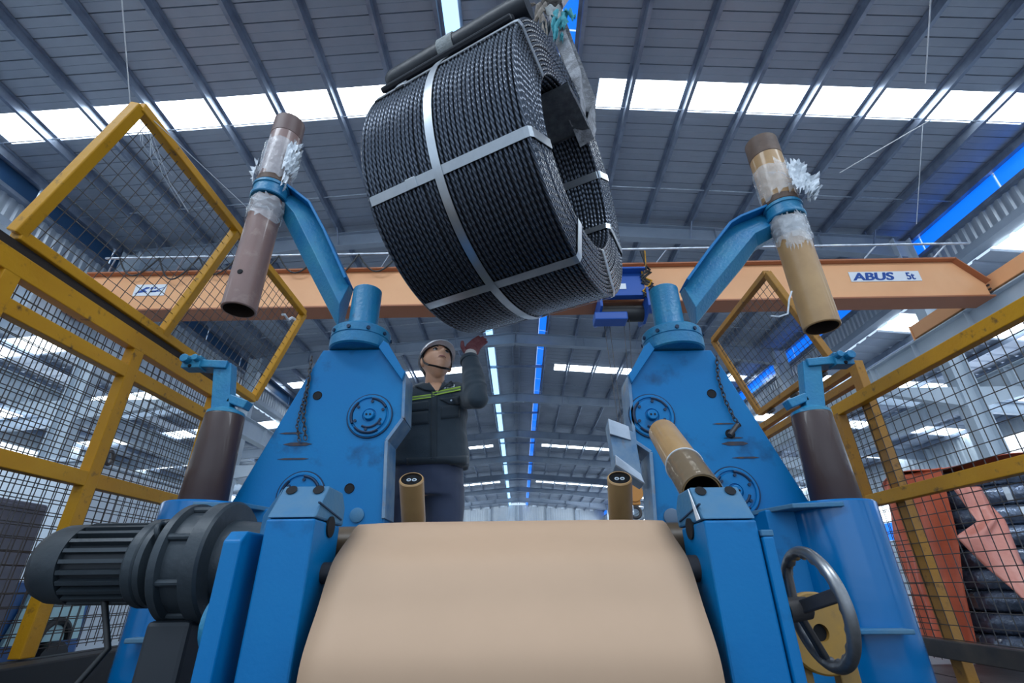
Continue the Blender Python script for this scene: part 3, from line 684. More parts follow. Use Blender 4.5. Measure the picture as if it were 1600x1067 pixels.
def hanging_tube(x, zt, zc, zb, r, mt, mt_top, label_lo, label_up, seed):
    lo = empty('cardboard_tube', (x, TY, zb), label_lo, 'tube')
    tube_shell(lo, 'tube_wall', (x, TY, zb), (x, TY, zc - 0.05), r, mt)
    tube_shell(lo, 'top_band', (x, TY, zc - 0.16), (x, TY, zc - 0.051), r + 0.002, mt_top, wall=0.004)
    scrap(lo, (x, TY), r + 0.003, -math.pi / 2, 5.0, zc - 0.20, zc - 0.06, seed, FILM, 0.010)
    up = empty('cardboard_tube', (x, TY, zc + 0.05), label_up, 'tube')
    tube_shell(up, 'tube_wall', (x, TY, zc + 0.055), (x, TY, zt), r + 0.004, mt)
    tube_shell(up, 'scorched_end', (x, TY, zc + 0.05), (x, TY, zc + 0.09), r + 0.008, BURN, wall=0.006)
    tube_shell(up, 'dark_top', (x, TY, zt - 0.13), (x, TY, zt + 0.001), r + 0.006, mt_top if mt_top is not mt else BURN, wall=0.004)
    return lo, up
lo, up = hanging_tube(XL, CZ + 2.47, zl, CZ + 1.19, 0.078, CARD_M, mat('dark_mauve_cardboard', (0.14, 0.08, 0.07, 1), 0.5),
    'mauve brown cardboard tube hanging open below the left arm clamp', 'mauve cardboard tube standing above the left arm clamp with torn film', 4)
scrap(up, (XL, TY), 0.088, -math.pi / 2, 4.6, zl + 0.08, zl + 0.36, 8, FILM, 0.008)
scrap(up, (XL + 0.015, TY - 0.01), 0.094, -0.45, 0.9, zl + 0.10, zl + 0.30, 11, FILMW, 0.050, 16, 16)
scrap(up, (XL + 0.01, TY - 0.01), 0.088, -0.5, 0.35, zl + 0.0, zl + 0.16, 12, FILMW, 0.028, 6, 8)
scrap(up, (XL, TY - 0.01), 0.090, 3.5, 0.5, zl + 0.06, zl + 0.20, 13, FILMW, 0.03, 6, 8)
MB().lathe((XL + 0.006, TY - 0.077, CZ + 1.36), (0, -1, 0), [(0, 0.0), (0, 0.014), (0.004, 0.012), (0.004, 0)], 12).build('dark_hole', HOLE, lo)
lo, up = hanging_tube(XR, CZ + 2.23, zr_, CZ + 1.045, 0.078, CARD_T, BURN,
    'tan cardboard tube hanging open below the right arm clamp', 'tan cardboard tube standing above the right arm clamp with white torn film', 21)
scrap(up, (XR, TY), 0.088, -math.pi / 2, 4.8, zr_ + 0.08, zr_ + 0.30, 22, FILM, 0.008)
scrap(up, (XR + 0.02, TY - 0.02), 0.095, -0.95, 1.5, zr_ + 0.05, zr_ + 0.24, 23, FILMW, 0.040, 22, 16)
scrap(up, (XR + 0.02, TY - 0.02), 0.11, -0.75, 0.9, zr_ + 0.04, zr_ + 0.14, 25, FILMW, 0.055, 16, 10)
scrap(lo, (XR, TY), 0.082, -1.8, 1.6, zr_ - 0.26, zr_ - 0.05, 24, FILM, 0.004)
m = MB(); q = PP(1237, 455, Y=TY - 0.05); m.path([q, q + V(-0.03, -0.01, -0.05), q + V(-0.05, 0, -0.12), q + V(-0.10, -0.01, -0.14), q + V(-0.13, 0, -0.13)], 0.004, 5); m.build('film_strand', FILMW, lo)

# ---- dark rolls on their brackets at the outer sides
ROLLD = mat('dark_roll', (0.040, 0.018, 0.016, 1), 0.45, col2=(0.055, 0.028, 0.024, 1), scale=3, coat=0.15)
def side_roll(s, x, zb, zt, label, dz):
    r = empty('dark_tube', (x, 1.9, zb), label, 'tube')
    m = MB(); L = zt - zb; m.lathe((x, 1.9, zb), (0, 0, 1), [(0, 0.0), (0, 0.082), (0.004, 0.084), (L - 0.006, 0.073), (L, 0.070), (L, 0.0)], 48); m.build('tube_wall', ROLLD, r, smooth=35)
    b = empty('tube_bracket', (x, 1.9, zt), 'blue steel bracket holding the top of the dark tube %s' % ('at the left mesh guard' if s < 0 else 'at the right mesh guard'), 'bracket')
    m = MB(); m.lathe((x, 1.9, zt), (0, 0, 1), [(0, 0.0), (0, 0.071), (0.012, 0.070), (0.022, 0.048), (0.03, 0.035), (0.03, 0)], 40); m.build('top_cap', BLUE_T, b, smooth=30)
    xo = x + s * 0.02
    m = MB(); m.beam((xo - s * 0.005, 1.9, zt + 0.02), (x + s * 0.055, 1.9, zt + 0.22), 0.075, 0.05, up=(0, 1, 0)); m.build('upright', BLUE_T, b, bevel=0.004)
    m = MB(); m.beam((x + s * 0.03, 1.9, zt + 0.215), (x + s * 0.165, 1.9, zt + 0.225), 0.075, 0.035); m.build('top_arm', BLUE_T, b, bevel=0.004)
    m = MB(); m.box((x + s * 0.175, 1.88, zt + 0.225), (0.075, 0.06, 0.055)); m.cyl((x + s * 0.15, 1.825, zt + 0.235), (x + s * 0.15, 1.86, zt + 0.235), 0.014, n=12); m.cyl((x + s * 0.19, 1.82, zt + 0.23), (x + s * 0.19, 1.86, zt + 0.23), 0.018, n=12); m.build('clamp', BLUE_T, b, bevel=0.003)
    m = MB(); m.beam((x - s * 0.005, 1.9, zt + 0.07), (x - s * 0.085, 1.9, zt + 0.04), 0.05, 0.035); m.build('side_lug', BLUE_T, b, bevel=0.004)
    MB().lathe((x + s * 0.175, 1.85, zt + 0.205), (0, -1, 0), [(0, 0.0), (0, 0.008), (0.004, 0.006), (0.004, 0)], 12).build('bolt', HOLE, b)
side_roll(1, 1.18, CZ + 0.257, CZ + 0.60, 'dark brown tube standing on the blue drum beside the right mesh guard', 0)
side_roll(-1, -1.19, CZ + 0.285, CZ + 0.632, 'dark brown tube standing behind the gear motor beside the left mesh guard', 0)

# ---- blue drum pedestals under the dark rolls
GLOSS = mat('glossy_blue_paint', (0.000, 0.145, 0.40, 1), 0.18, bump=0.10, bscale=20, coat=0.2)
for s, x, T in ((1, 1.145, TR), (-1, -1.165, TL)):
    zt = CZ + (0.255 if s > 0 else 0.283)
    m = MB(); m.lathe((x, 1.9, 0), (0, 0, 1), [(0, 0), (0, 0.152), (zt - 0.006, 0.150), (zt, 0.145), (zt, 0)], 64); d = m.build('drum_pedestal', GLOSS, T, smooth=30)
    m = MB(); m.prism([(x - s * 0.20, 1.77, zt - 0.012), (x - s * 0.04, 1.74, zt - 0.012), (x - s * 0.04, 1.80, zt - 0.012), (x - s * 0.26, 1.96, zt - 0.012)], (0, 0, -0.016)); m.build('top_flange', BLUE_D, d, bevel=0.003)
    m = MB(); m.prism([(x - s * 0.12, 1.72, CZ - 0.13), (x + s * 0.03, 1.70, CZ - 0.13), (x + s * 0.03, 1.80, CZ - 0.13), (x - s * 0.12, 1.80, CZ - 0.13)], (0, 0, -0.014)); m.build('lower_flange', BLUE_D, d, bevel=0.003)
    m = MB(); m.box((x - s * 0.17, 1.93, (zt - 0.02) / 2), (0.16, 0.12, zt - 0.02)); m.build('web_plate', BLUE, d, bevel=0.004)
# ================================================================ the hanging coil of steel strand
CS = 1.28
CC = V(-0.0189 * CS, 1.7406 * CS, 1.6556 * CS + CZ)
CA = V(0.88462, -0.46626, 0.0).normalized(); CH = V(-0.46627, -0.88464, 0).normalized(); CW = V(0, 0, 1)
W_, RO_, RI_ = 0.7047 * CS, 0.6 * CS, 0.381 * CS
def cp(deg, r, t):
    q = math.radians(deg); return CC + CA * t + CH * (r * math.cos(q)) + CW * (r * math.sin(q))
def strand_mat():
    m = bpy.data.materials.new('steel_strand'); m.use_nodes = True; nt = m.node_tree; N = nt.nodes; L = nt.links; p = N['Principled BSDF']
    p.inputs['Base Color'].default_value = (0.050, 0.056, 0.070, 1); p.inputs['Metallic'].default_value = 0.75; p.inputs['Roughness'].default_value = 0.27
    uv = N.new('ShaderNodeUVMap'); uv.uv_map = 'UVMap'; sx = N.new('ShaderNodeSeparateXYZ'); L.new(uv.outputs[0], sx.inputs[0])
    mu = N.new('ShaderNodeMath'); mu.operation = 'MULTIPLY'; mu.inputs[1].default_value = 2 * math.pi / 0.036; L.new(sx.outputs[0], mu.inputs[0])
    mv = N.new('ShaderNodeMath'); mv.operation = 'MULTIPLY_ADD'; mv.inputs[1].default_value = 2 * math.pi * 6; L.new(sx.outputs[1], mv.inputs[0]); L.new(mu.outputs[0], mv.inputs[2])
    s = N.new('ShaderNodeMath'); s.operation = 'SINE'; L.new(mv.outputs[0], s.inputs[0]); ab = N.new('ShaderNodeMath'); ab.operation = 'ABSOLUTE'
    h = N.new('ShaderNodeMath'); h.operation = 'MULTIPLY'; h.inputs[1].default_value = 0.5; L.new(mv.outputs[0], h.inputs[0]); s2 = N.new('ShaderNodeMath'); s2.operation = 'SINE'; L.new(h.outputs[0], s2.inputs[0]); L.new(s2.outputs[0], ab.inputs[0])
    b = N.new('ShaderNodeBump'); b.inputs['Strength'].default_value = 1.0; b.inputs['Distance'].default_value = 0.0012; L.new(ab.outputs[0], b.inputs['Height']); L.new(b.outputs[0], p.inputs['Normal'])
    # black grooves between the lay wires
    mx = N.new('ShaderNodeMix'); mx.data_type = 'RGBA'; mr = N.new('ShaderNodeMapRange'); L.new(ab.outputs[0], mr.inputs[0]); mr.inputs[1].default_value = 0.1; mr.inputs[2].default_value = 0.55
    L.new(mr.outputs[0], mx.inputs[0]); mx.inputs[6].default_value = (0.034, 0.038, 0.048, 1); mx.inputs[7].default_value = (0.085, 0.097, 0.122, 1); L.new(mx.outputs[2], p.inputs['Base Color'])
    return m
STRAND = strand_mat()
coil = empty('strand_coil', CC - V(0, 0, RO_), 'large black coil of steel strand with shiny bands hanging above the worker', 'steel coil')
def winding():
    NT = 38; pr = W_ / NT; rs = pr * 0.46; NL = 12; pl = (RO_ - RI_) / NL
    rnd = np.random.RandomState(2); turns = []
    for i in range(NT):
        t = -W_ / 2 + pr * (i + 0.5); turns.append((RO_ - rs, t)); turns.append((RI_ + rs, t))
    for j in range(1, NL - 1):
        r = RI_ + rs + (RO_ - RI_ - 2 * rs) * j / (NL - 1)
        turns.append((r, W_ / 2 - pr * 0.5)); turns.append((r, -W_ / 2 + pr * 0.5))
    n, k = 240, 10
    A = np.array(CA); H = np.array(CH); U = np.array(CW); C0 = np.array(CC) - np.array(wloc(coil))
    q = np.linspace(0, 2 * np.pi, n + 1); g = np.linspace(0, 2 * np.pi, k + 1)
    Vs = []; Fs = []; UVs = []; off = 0
    for (r, t) in turns:
        j1, j2 = rnd.normal(0, 1, 2); ph = rnd.uniform(0, 6.28, 3)
        rr = r + 0.0025 * np.sin(3 * q + ph[0]) * j1 * 0.6; rr[-1] = rr[0]
        tt = t + 0.0020 * np.sin(2 * q + ph[1]) * j2; tt[-1] = tt[0]
        rad = np.cos(q)[:, None] * H + np.sin(q)[:, None] * U                       # n+1, 3
        cen = C0 + rad * rr[:, None] + A * tt[:, None]
        pts = cen[:, None, :] + rs * 1.0 * (np.cos(g)[None, :, None] * rad[:, None, :] + np.sin(g)[None, :, None] * A)
        Vs.append(pts.reshape(-1, 3))
        i = np.arange(n)[:, None]; j = np.arange(k)[None, :]; a = off + i * (k + 1) + j
        Fs.append(np.stack([a, a + (k + 1), a + (k + 1) + 1, a + 1], -1).reshape(-1, 4))
        nper = round(2 * math.pi * r / 0.036); u = q / (2 * math.pi) * nper * 0.036 + rnd.rand() * 0.04
        uu = np.repeat(u[:, None], k + 1, 1); vv = np.repeat((g / (2 * np.pi))[None], n + 1, 0); UVs.append(np.stack([uu, vv], -1).reshape(-1, 2))
        off += (n + 1) * (k + 1)
    Vs = np.concatenate(Vs); Fs = np.concatenate(Fs); UVs = np.concatenate(UVs)
    me = bpy.data.meshes.new('strand_winding'); me.vertices.add(len(Vs)); me.vertices.foreach_set('co', Vs.ravel())
    me.loops.add(len(Fs) * 4); me.loops.foreach_set('vertex_index', Fs.ravel().astype(np.int32)); me.polygons.add(len(Fs))
    me.polygons.foreach_set('loop_start', np.arange(0, len(Fs) * 4, 4, dtype=np.int32)); me.update(calc_edges=True)
    uvl = me.uv_layers.new(name='UVMap'); uvl.data.foreach_set('uv', UVs[Fs.ravel()].ravel().astype(np.float32))
    me.polygons.foreach_set('use_smooth', [True] * len(Fs)); me.materials.append(STRAND); me.validate()
    o = bpy.data.objects.new('strand_winding', me); COL.objects.link(o); o.parent = coil; o['kind'] = 'stuff'
winding()
# dark core cylinder so no light leaks between the turns
core = MB(); core.lathe(CC - CA * (W_ / 2 - 0.02), CA, [(0, RI_ + 0.015), (0, RO_ - 0.015), (W_ - 0.04, RO_ - 0.015), (W_ - 0.04, RI_ + 0.015)], 96, closed=True)
core.build('inner_turns', mat('inner_strand', (0.010, 0.011, 0.014, 1), 0.6), coil)
BAND = mat('galvanised_band', (0.62, 0.64, 0.66, 1), 0.28, 0.9, col2=(0.50, 0.53, 0.56, 1), scale=8, rough2=0.42)
for deg in (328, 282, 238, 190, 145, 20):
    ro, ri, e = RO_ + 0.005, RI_ - 0.005, W_ / 2 + 0.006; pts = []
    for k in range(7): pts.append(cp(deg, ro, -e + 0.03 + (2 * e - 0.06) * k / 6))
    for (r, t) in ((ro - 0.004, e - 0.008), (ro - 0.03, e + 0.001)): pts.append(cp(deg, r, t))
    for k in range(1, 4): pts.append(cp(deg, ro + (ri - ro) * k / 4, e))
    pts += [cp(deg, ri + 0.02, e), cp(deg, ri, e - 0.02)]
    for k in range(1, 5): pts.append(cp(deg, ri, e - 2 * e * k / 5))
    pts += [cp(deg, ri, -e + 0.02), cp(deg, ri + 0.02, -e), cp(deg, (ri + ro) / 2, -e), cp(deg, ro - 0.03, -e), cp(deg, ro, -e + 0.03)]
    q = math.radians(deg); tang = CH * (-math.sin(q)) + CW * math.cos(q)
    b = MB().ribbon(pts, tang, 0.046, 0.003).build('steel_band', BAND, coil)
    if deg in (328, 20): # crimped seal on the band
        tt = -0.19 * W_ if deg == 328 else -0.28 * W_
        m = MB(); m.beam(cp(deg, ro + 0.004, tt - 0.03), cp(deg, ro + 0.004, tt + 0.03), 0.052, 0.008, up=CH * math.cos(q) + CW * math.sin(q)); m.build('band_seal', BAND, b, bevel=0.002)
pts = [cp(d, RO_ + 0.010, -0.018 * W_) for d in range(0, 360, 4)]; n = len(pts); m = MB(); ps = []
for i, p in enumerate(pts):
    rad = (p - CC); rad -= CA * rad.dot(CA); rad.normalize()
    for x, y in ((-1, -1), (1, -1), (1, 1), (-1, 1)): ps.append(p + CA * (x * 0.023) + rad * (y * 0.0015))
m.add(ps, [(4 * i + k, 4 * i + (k + 1) % 4, 4 * ((i + 1) % n) + (k + 1) % 4, 4 * ((i + 1) % n) + k) for i in range(n) for k in range(4)])
m.build('steel_band', BAND, coil, smooth=40)

# ---- black padded sleeve lying along the top of the coil
SLEEVE = mat('black_padding', (0.008, 0.010, 0.016, 1), 0.45, bump=0.5, bscale=30)
sl = empty('padded_sleeve', cp(42, RO_ + 0.075, 0), 'black padded sleeve lying along the upper edge of the hanging coil', 'sleeve')
d_ = CA; a0 = cp(42, RO_ + 0.055, -W_ / 2 - 0.015); Ls = W_ + 0.02
m = MB(); m.lathe(a0, CA, [(0, 0.02), (0.008, 0.055), (0.03, 0.066), (0.06, 0.070), (Ls - 0.1, 0.070), (Ls, 0.064), (Ls, 0.0)], 28); m.build('sleeve_body', SLEEVE, sl, smooth=50)
m = MB(); m.lathe(a0 + CA * 0.03, CA, [(0, 0.030), (0, 0.034), (Ls - 0.1, 0.034), (Ls - 0.1, 0.030)], 20, closed=True)
m2 = MB(); m2.beam(cp(33, RO_ + 0.022, -W_ / 2 + 0.0), cp(33, RO_ + 0.022, W_ / 2 - 0.06), 0.08, 0.035, up=CH * 0.8 + CW * 0.6); m2.build('sleeve_flap', SLEEVE, sl, bevel=0.01)
CLOTH_G = mat('grey_rag', (0.26, 0.27, 0.26, 1), 0.85, col2=(0.36, 0.38, 0.38, 1), scale=14, bump=2, bscale=60)
m = MB(); c0 = a0 + CA * (Ls * 0.42); m.lathe(c0, CA, [(0, 0.072), (0.0, 0.077), (0.10, 0.077), (0.10, 0.072)], 28, closed=True); m.build('rag_wrap', CLOTH_G, sl, smooth=60)

# ---- lifting sling: pad through the bore, straps up to the knot of rags
SLG = mat('worn_grey_webbing', (0.20, 0.20, 0.21, 1), 0.7, col2=(0.34, 0.34, 0.36, 1), scale=18, bump=2, bscale=90, amt=(0.45, 0.6))
TEAL = mat('teal_rag', (0.02, 0.22, 0.26, 1), 0.7, col2=(0.05, 0.33, 0.38, 1), scale=12, bump=2, bscale=40)
BEIGE = mat('beige_rag', (0.30, 0.26, 0.22, 1), 0.8, col2=(0.16, 0.13, 0.11, 1), scale=16, bump=2, bscale=50)
PINKW = mat('pale_webbing', (0.50, 0.44, 0.46, 1), 0.7, bump=1)
sling = empty('lifting_sling', cp(100, RI_, 0), 'worn webbing sling with knotted teal and beige rags holding up the coil', 'sling')
G = PP(862, 8, Y=CC.y - 0.13)
# pad along the top of the bore
m = MB(); ps = []; fs = []; NA, NTt = 14, 10
for side_ in (0, 1):
    for j in range(NTt + 1):
        t = -W_ / 2 - 0.03 + (W_ + 0.07) * j / NTt
        for i in range(NA + 1):
            dg = 66 + 46 * i / NA; r = RI_ - 0.008 - (0.055 * math.sin(math.pi * i / NA) ** 0.3 + 0.004 * math.sin(i * 3 + j * 2.3)) * side_
            ps.append(cp(dg, r, t))
st = (NTt + 1) * (NA + 1)
for sd in (0, 1):
    for j in range(NTt):
        for i in range(NA): a = sd * st + j * (NA + 1) + i; fs.append((a, a + 1, a + NA + 2, a + NA + 1))
for j in (0, NTt):
    for i in range(NA): a = j * (NA + 1) + i; fs.append((a, a + 1, a + 1 + st, a + st))
for j in range(NTt):
    for i in (0, NA): a = j * (NA + 1) + i; fs.append((a, a + NA + 1, a + NA + 1 + st, a + st))
m.add(ps, fs); m.build('wrapped_pad', mat('film_wrapped_pad', (0.07, 0.075, 0.085, 1), 0.3, bump=2, bscale=30, coat=0.6, col2=(0.13, 0.14, 0.15, 1), scale=20), sling, smooth=50)
for (dg, wd) in ((112, 0.12), (96, 0.08)):
    pts = [cp(dg, RI_ - 0.06, W_ / 2 - 0.05), cp(dg, RI_ - 0.02, W_ / 2 + 0.04), cp(dg, (RI_ + RO_) / 2, W_ / 2 + 0.045), cp(dg - 5, RO_, W_ / 2 + 0.03), (cp(dg - 8, RO_, W_ / 2 + 0.02) + G) / 2, G]
    q = math.radians(dg); m = MB(); m.ribbon(pts, [CH * (-math.sin(q)) + CW * math.cos(q)] * 3 + [V(0.75, -0.45, 0.35)] * 3, wd, 0.006); m.build('webbing', SLG, sling)
G2 = PP(900, -45, Y=CC.y - 0.2); G3 = PP(830, -45, Y=CC.y - 0.1)
m = MB(); m.path([G + V(0.04, 0, 0.0), (G + G2) / 2 + V(0.03, 0, 0), G2, G2 + V(0.1, 0, 1.2)], [0.05, 0.055, 0.05, 0.05], 14); m.build('webbing_roll', PINKW, sling, smooth=60)
m = MB(); m.path([G + V(-0.02, 0, 0.03), (G + G3) / 2, G3, G3 + V(0.2, 0, 1.2)], [0.03, 0.035, 0.03, 0.03], 12); m.build('webbing_roll', BEIGE, sling, smooth=60)
rnd = random.Random(9)
def rag(p, d, L, wd, mt, seed):
    """a torn rag hanging from p"""
    rn = random.Random(seed); n = 8; pts = []; d = Vector(d).normalized(); c = Vector(p)
    ps = []; k = 5
    for i in range(n + 1):
        t = i / n; w_ = wd * (1 - 0.75 * t ** 2) * (0.8 + 0.4 * rn.random()); c = c + d * (L / n) + V(rn.uniform(-.25, .25), rn.uniform(-.25, .25), rn.uniform(-.15, .15)) * (L / n)
        for j in range(k + 1):
            x = (j / k - 0.5) * w_; ps.append(c + V(x, 0.025 * math.sin(j * 2.1 + i * 0.8 + seed), rn.uniform(-.006, .006)))
    fs = [(i * (k + 1) + j, i * (k + 1) + j + 1, (i + 1) * (k + 1) + j + 1, (i + 1) * (k + 1) + j) for i in range(n) for j in range(k)]
    o = MB().add(ps, fs).build('rag', mt, sling, smooth=80, fix=False); s_ = o.modifiers.new('thickness', 'SOLIDIFY'); s_.thickness = 0.004
    s_ = o.modifiers.new('smooth', 'SUBSURF'); s_.levels = s_.render_levels = 1
for (u, v, dx, dz, L, wd, mt, sd) in ((872, 12, 0.1, -1, 0.20, 0.12, TEAL, 1), (868, 25, -0.05, -1, 0.27, 0.06, TEAL, 2), (850, 2, -0.3, -1, 0.22, 0.07, BEIGE, 3), (846, 20, 0.15, -1, 0.24, 0.06, BEIGE, 4), (838, 4, -1, -0.5, 0.20, 0.05, BEIGE, 5),
                                   (858, 6, 0.3, -1, 0.18, 0.10, CLOTH_G, 6), (852, 30, 0.0, -1, 0.2, 0.09, mat('dark_rag', (0.03, 0.04, 0.05, 1), 0.8), 7), (884, 14, 0.4, -1, 0.12, 0.06, TEAL, 8), (876, 50, 0.05, -1, 0.09, 0.03, TEAL, 10)):
    rag(PP(u, v, Y=CC.y - 0.22), (dx, 0, dz), L, wd, mt, sd)
m = MB()
for k in range(5):
    q = k * 1.3; m.torus(G + V(0.02 * math.cos(q), 0, 0.02 * math.sin(q)), V(math.cos(q), 0.4, math.sin(q)), 0.055, 0.022, 18, 8)
m.build('knot', mat('dark_knot', (0.05, 0.045, 0.045, 1), 0.8, col2=(0.14, 0.12, 0.10, 1), scale=20), sling, smooth=70)
# ================================================================ yellow mesh guards
def wiremesh(parent, o, du, lu, dv, lv, step, r=0.0022, nm='wire_mesh', m_=None, jit=0.0):
    o = Vector(o); du = Vector(du).normalized(); dv = Vector(dv).normalized(); nrm = du.cross(dv); m = MB()
    nu = int(lu / step); nv = int(lv / step); rnd = random.Random(7)
    for i in range(nu + 1):
        p = o + du * (i * step + (lu - nu * step) / 2); m.cyl(p + nrm * r, p + dv * lv + nrm * r, r, n=5, cap0=False, cap1=False)
    for i in range(nv + 1):
        p = o + dv * (i * step + (lv - nv * step) / 2); m.cyl(p - nrm * r, p + du * lu - nrm * r, r, n=5, cap0=False, cap1=False)
    return m.build(nm, m_ or WIRE, parent, kind='stuff', fix=False)
GAP_SHADE = mat('gap_shade', (0.02, 0.012, 0.008, 1), 0.8)  # dark colour standing in for shade in the gap below the flap
gl = empty('mesh_guard', (-2.0, 1.5, 0), 'long yellow mesh guard fence along the left side, three rails high', 'guard fence')
def rail(parent, s, y0, y1, z, h, w=0.05, mt=None, x=2.0): return MB().beam((s * x, y0, z), (s * x, y1, z), w, h).build('rail', mt or YEL, parent, bevel=0.004)
def post(parent, s, y, z0, z1, w=0.055, mt=None, x=2.0): return MB().box((s * x, y, (z0 + z1) / 2), (0.052, w, z1 - z0)).build('post', mt or YEL, parent, bevel=0.004)
rail(gl, -1, 0.7, 3.03, CZ + 1.165, 0.090, 0.055); rail(gl, -1, 0.7, 3.05, CZ + 0.997, 0.066); rail(gl, -1, 0.7, 3.0, CZ + 0.46, 0.066)
MB().box((-2.005, 1.87, CZ + 1.233), (0.03, 2.36, 0.046)).build('gap_shade_strip', GAP_SHADE, gl); rail(gl, -1, 0.7, 3.05, CZ - 0.29, 0.09, mt=BLACK)
for y in (0.85, 1.57 - 0.0, 2.285, 3.02): post(gl, -1, y, CZ - 0.24, CZ + 1.148, 0.07)
wiremesh(gl, (-2.03, 0.7, CZ - 0.23), (0, 1, 0), 2.32, (0, 0, 1), 1.38, 0.052)
wiremesh(gl, (-2.055, 0.7, CZ - 0.21), (0, 1, 0), 2.32, (0, 0, 1), 1.36, 0.050)
fl = empty('mesh_flap', (-2.0, 2.4, CZ + 1.25), 'raised yellow mesh flap tilted above the left guard fence', 'guard flap')
def tilt_frame(f, s, ya, yb, z0, z1, x0, x1, mt, mids=(), w=0.05):
    P = lambda y, z: V(s * (x0 + (x1 - x0) * (z - z0) / (z1 - z0)), y, CZ + z)
    for (a, b) in (((ya, z0), (yb, z0)), ((ya, z1), (yb, z1)), ((ya, z0), (ya, z1)), ((yb, z0), (yb, z1))):
        MB().beam(P(*a), P(*b), w, w).build('frame_bar', mt, f, bevel=0.005)
    for y in mids: MB().beam(P(y, z0), P(y, z1), w, w).build('frame_bar', mt, f, bevel=0.005)
    d = (P(ya, z1) - P(ya, z0))
    wiremesh(f, P(ya, z0), (0, 1, 0), yb - ya, d, d.length, 0.058, 0.002)
    for k in range(3):
        y = ya + (yb - ya) * (0.15 + 0.35 * k); MB().cyl(P(y - 0.04, z0 - 0.035), P(y + 0.04, z0 - 0.035), 0.014, n=10).build('hinge', DARKM, f, smooth=40)
tilt_frame(fl, -1, 1.53, 3.48, 1.285, 2.03, 2.0, 1.75, YEL, (2.42,))
m = MB(); q = V(-1.77, 3.40, CZ + 1.93); m.path([q, q + V(0, -0.05, -0.01), q + V(0, -0.10, -0.06), q + V(0, -0.17, -0.05), q + V(0, -0.2, -0.07)], 0.010, 6); m.build('film_strand', FILMW, fl)
m = MB()
rn = random.Random(4)
for k in range(9):
    a = V(-1.76, 1.56 + rn.random() * 0.1, CZ + 1.99); b = a + V(0, rn.uniform(0.05, 0.45), -rn.uniform(0.03, 0.2)); m.path([a, (a + b) / 2 + V(0, 0, -0.04), b], 0.0014, 4)
m.build('thread_tangle', FILMW, fl)
gr = empty('mesh_guard', (2.0, 2.3, 0), 'yellow mesh guard fence with two rails along the right side', 'guard fence')
rail(gr, 1, 0.9, 2.96, CZ + 0.95, 0.070); rail(gr, 1, 0.9, 2.94, CZ + 0.405, 0.064); rail(gr, 1, 0.9, 3.0, CZ - 0.29, 0.075, mt=DARKM)
post(gr, 1, 2.94, CZ - 0.26, CZ + 0.93, 0.06, YEL_W); post(gr, 1, 1.3, CZ - 0.26, CZ + 0.92, 0.06)
wiremesh(gr, (2.03, 0.9, CZ - 0.25), (0, 1, 0), 2.04, (0, 0, 1), 1.2, 0.060)
gf = empty('mesh_guard', (2.06, 3.3, 0), 'far yellow mesh guard fence behind the right dark tube', 'guard fence')
rail(gf, 1, 2.74, 4.05, CZ + 1.165, 0.05, mt=YEL_W, x=2.06); rail(gf, 1, 2.74, 4.05, CZ + 1.085, 0.05, mt=YEL_W, x=2.06); rail(gf, 1, 3.0, 4.05, CZ + 0.38, 0.05, mt=YEL_W, x=2.06)
post(gf, 1, 2.74, 0, CZ + 1.19, 0.07, YEL_W, x=2.06); post(gf, 1, 3.45, 0, CZ + 1.06, 0.05, YEL_W, x=2.06); post(gf, 1, 4.03, 0, CZ + 1.14, 0.05, YEL_W, x=2.06)
wiremesh(gf, (2.075, 2.76, 0.1), (0, 1, 0), 1.28, (0, 0, 1), 1.45, 0.052, 0.002)
fr = empty('mesh_flap', (2.0, 3.4, CZ + 1.2), 'raised yellow mesh flap tilted above the far right guard fence', 'guard flap')
tilt_frame(fr, 1, 2.84, 3.88, 1.245, 1.92, 2.0, 1.75, YEL_W, (), 0.045)

# ================================================================ machine bed
bed = empty('machine_bed', (0, 1.6, 0), 'dark oily steel machine bed under the towers and the roller', 'machine bed')
BEDM = mat('oily_bed', (0.018, 0.018, 0.020, 1), 0.5, 0.2, col2=(0.05, 0.05, 0.053, 1), scale=5, bump=0.5)
MB().box((-1.15, 1.30, 0.10), (1.4, 0.84, 0.20)).build('bed_plate', BEDM, bed, bevel=0.01)
MB().box((1.15, 1.30, 0.06), (1.5, 0.84, 0.12)).build('bed_plate', BEDM, bed, bevel=0.01)
MB().box((0, 1.75, 0.05), (0.9, 0.5, 0.10)).build('bed_plate', BEDM, bed, bevel=0.01)
for (u, v) in ((238, 1052), (300, 1040)):
    p = PP(u, v, Z=0.225); MB().cyl((p.x, p.y, 0.20), (p.x, p.y, 0.232), 0.016, n=6).build('bed_bolt', BLUE_T, bed)
MB().box((-1.78, 1.75, 0.16), (0.10, 2.2, 0.12)).build('edge_beam', BLACK, bed, bevel=0.006)

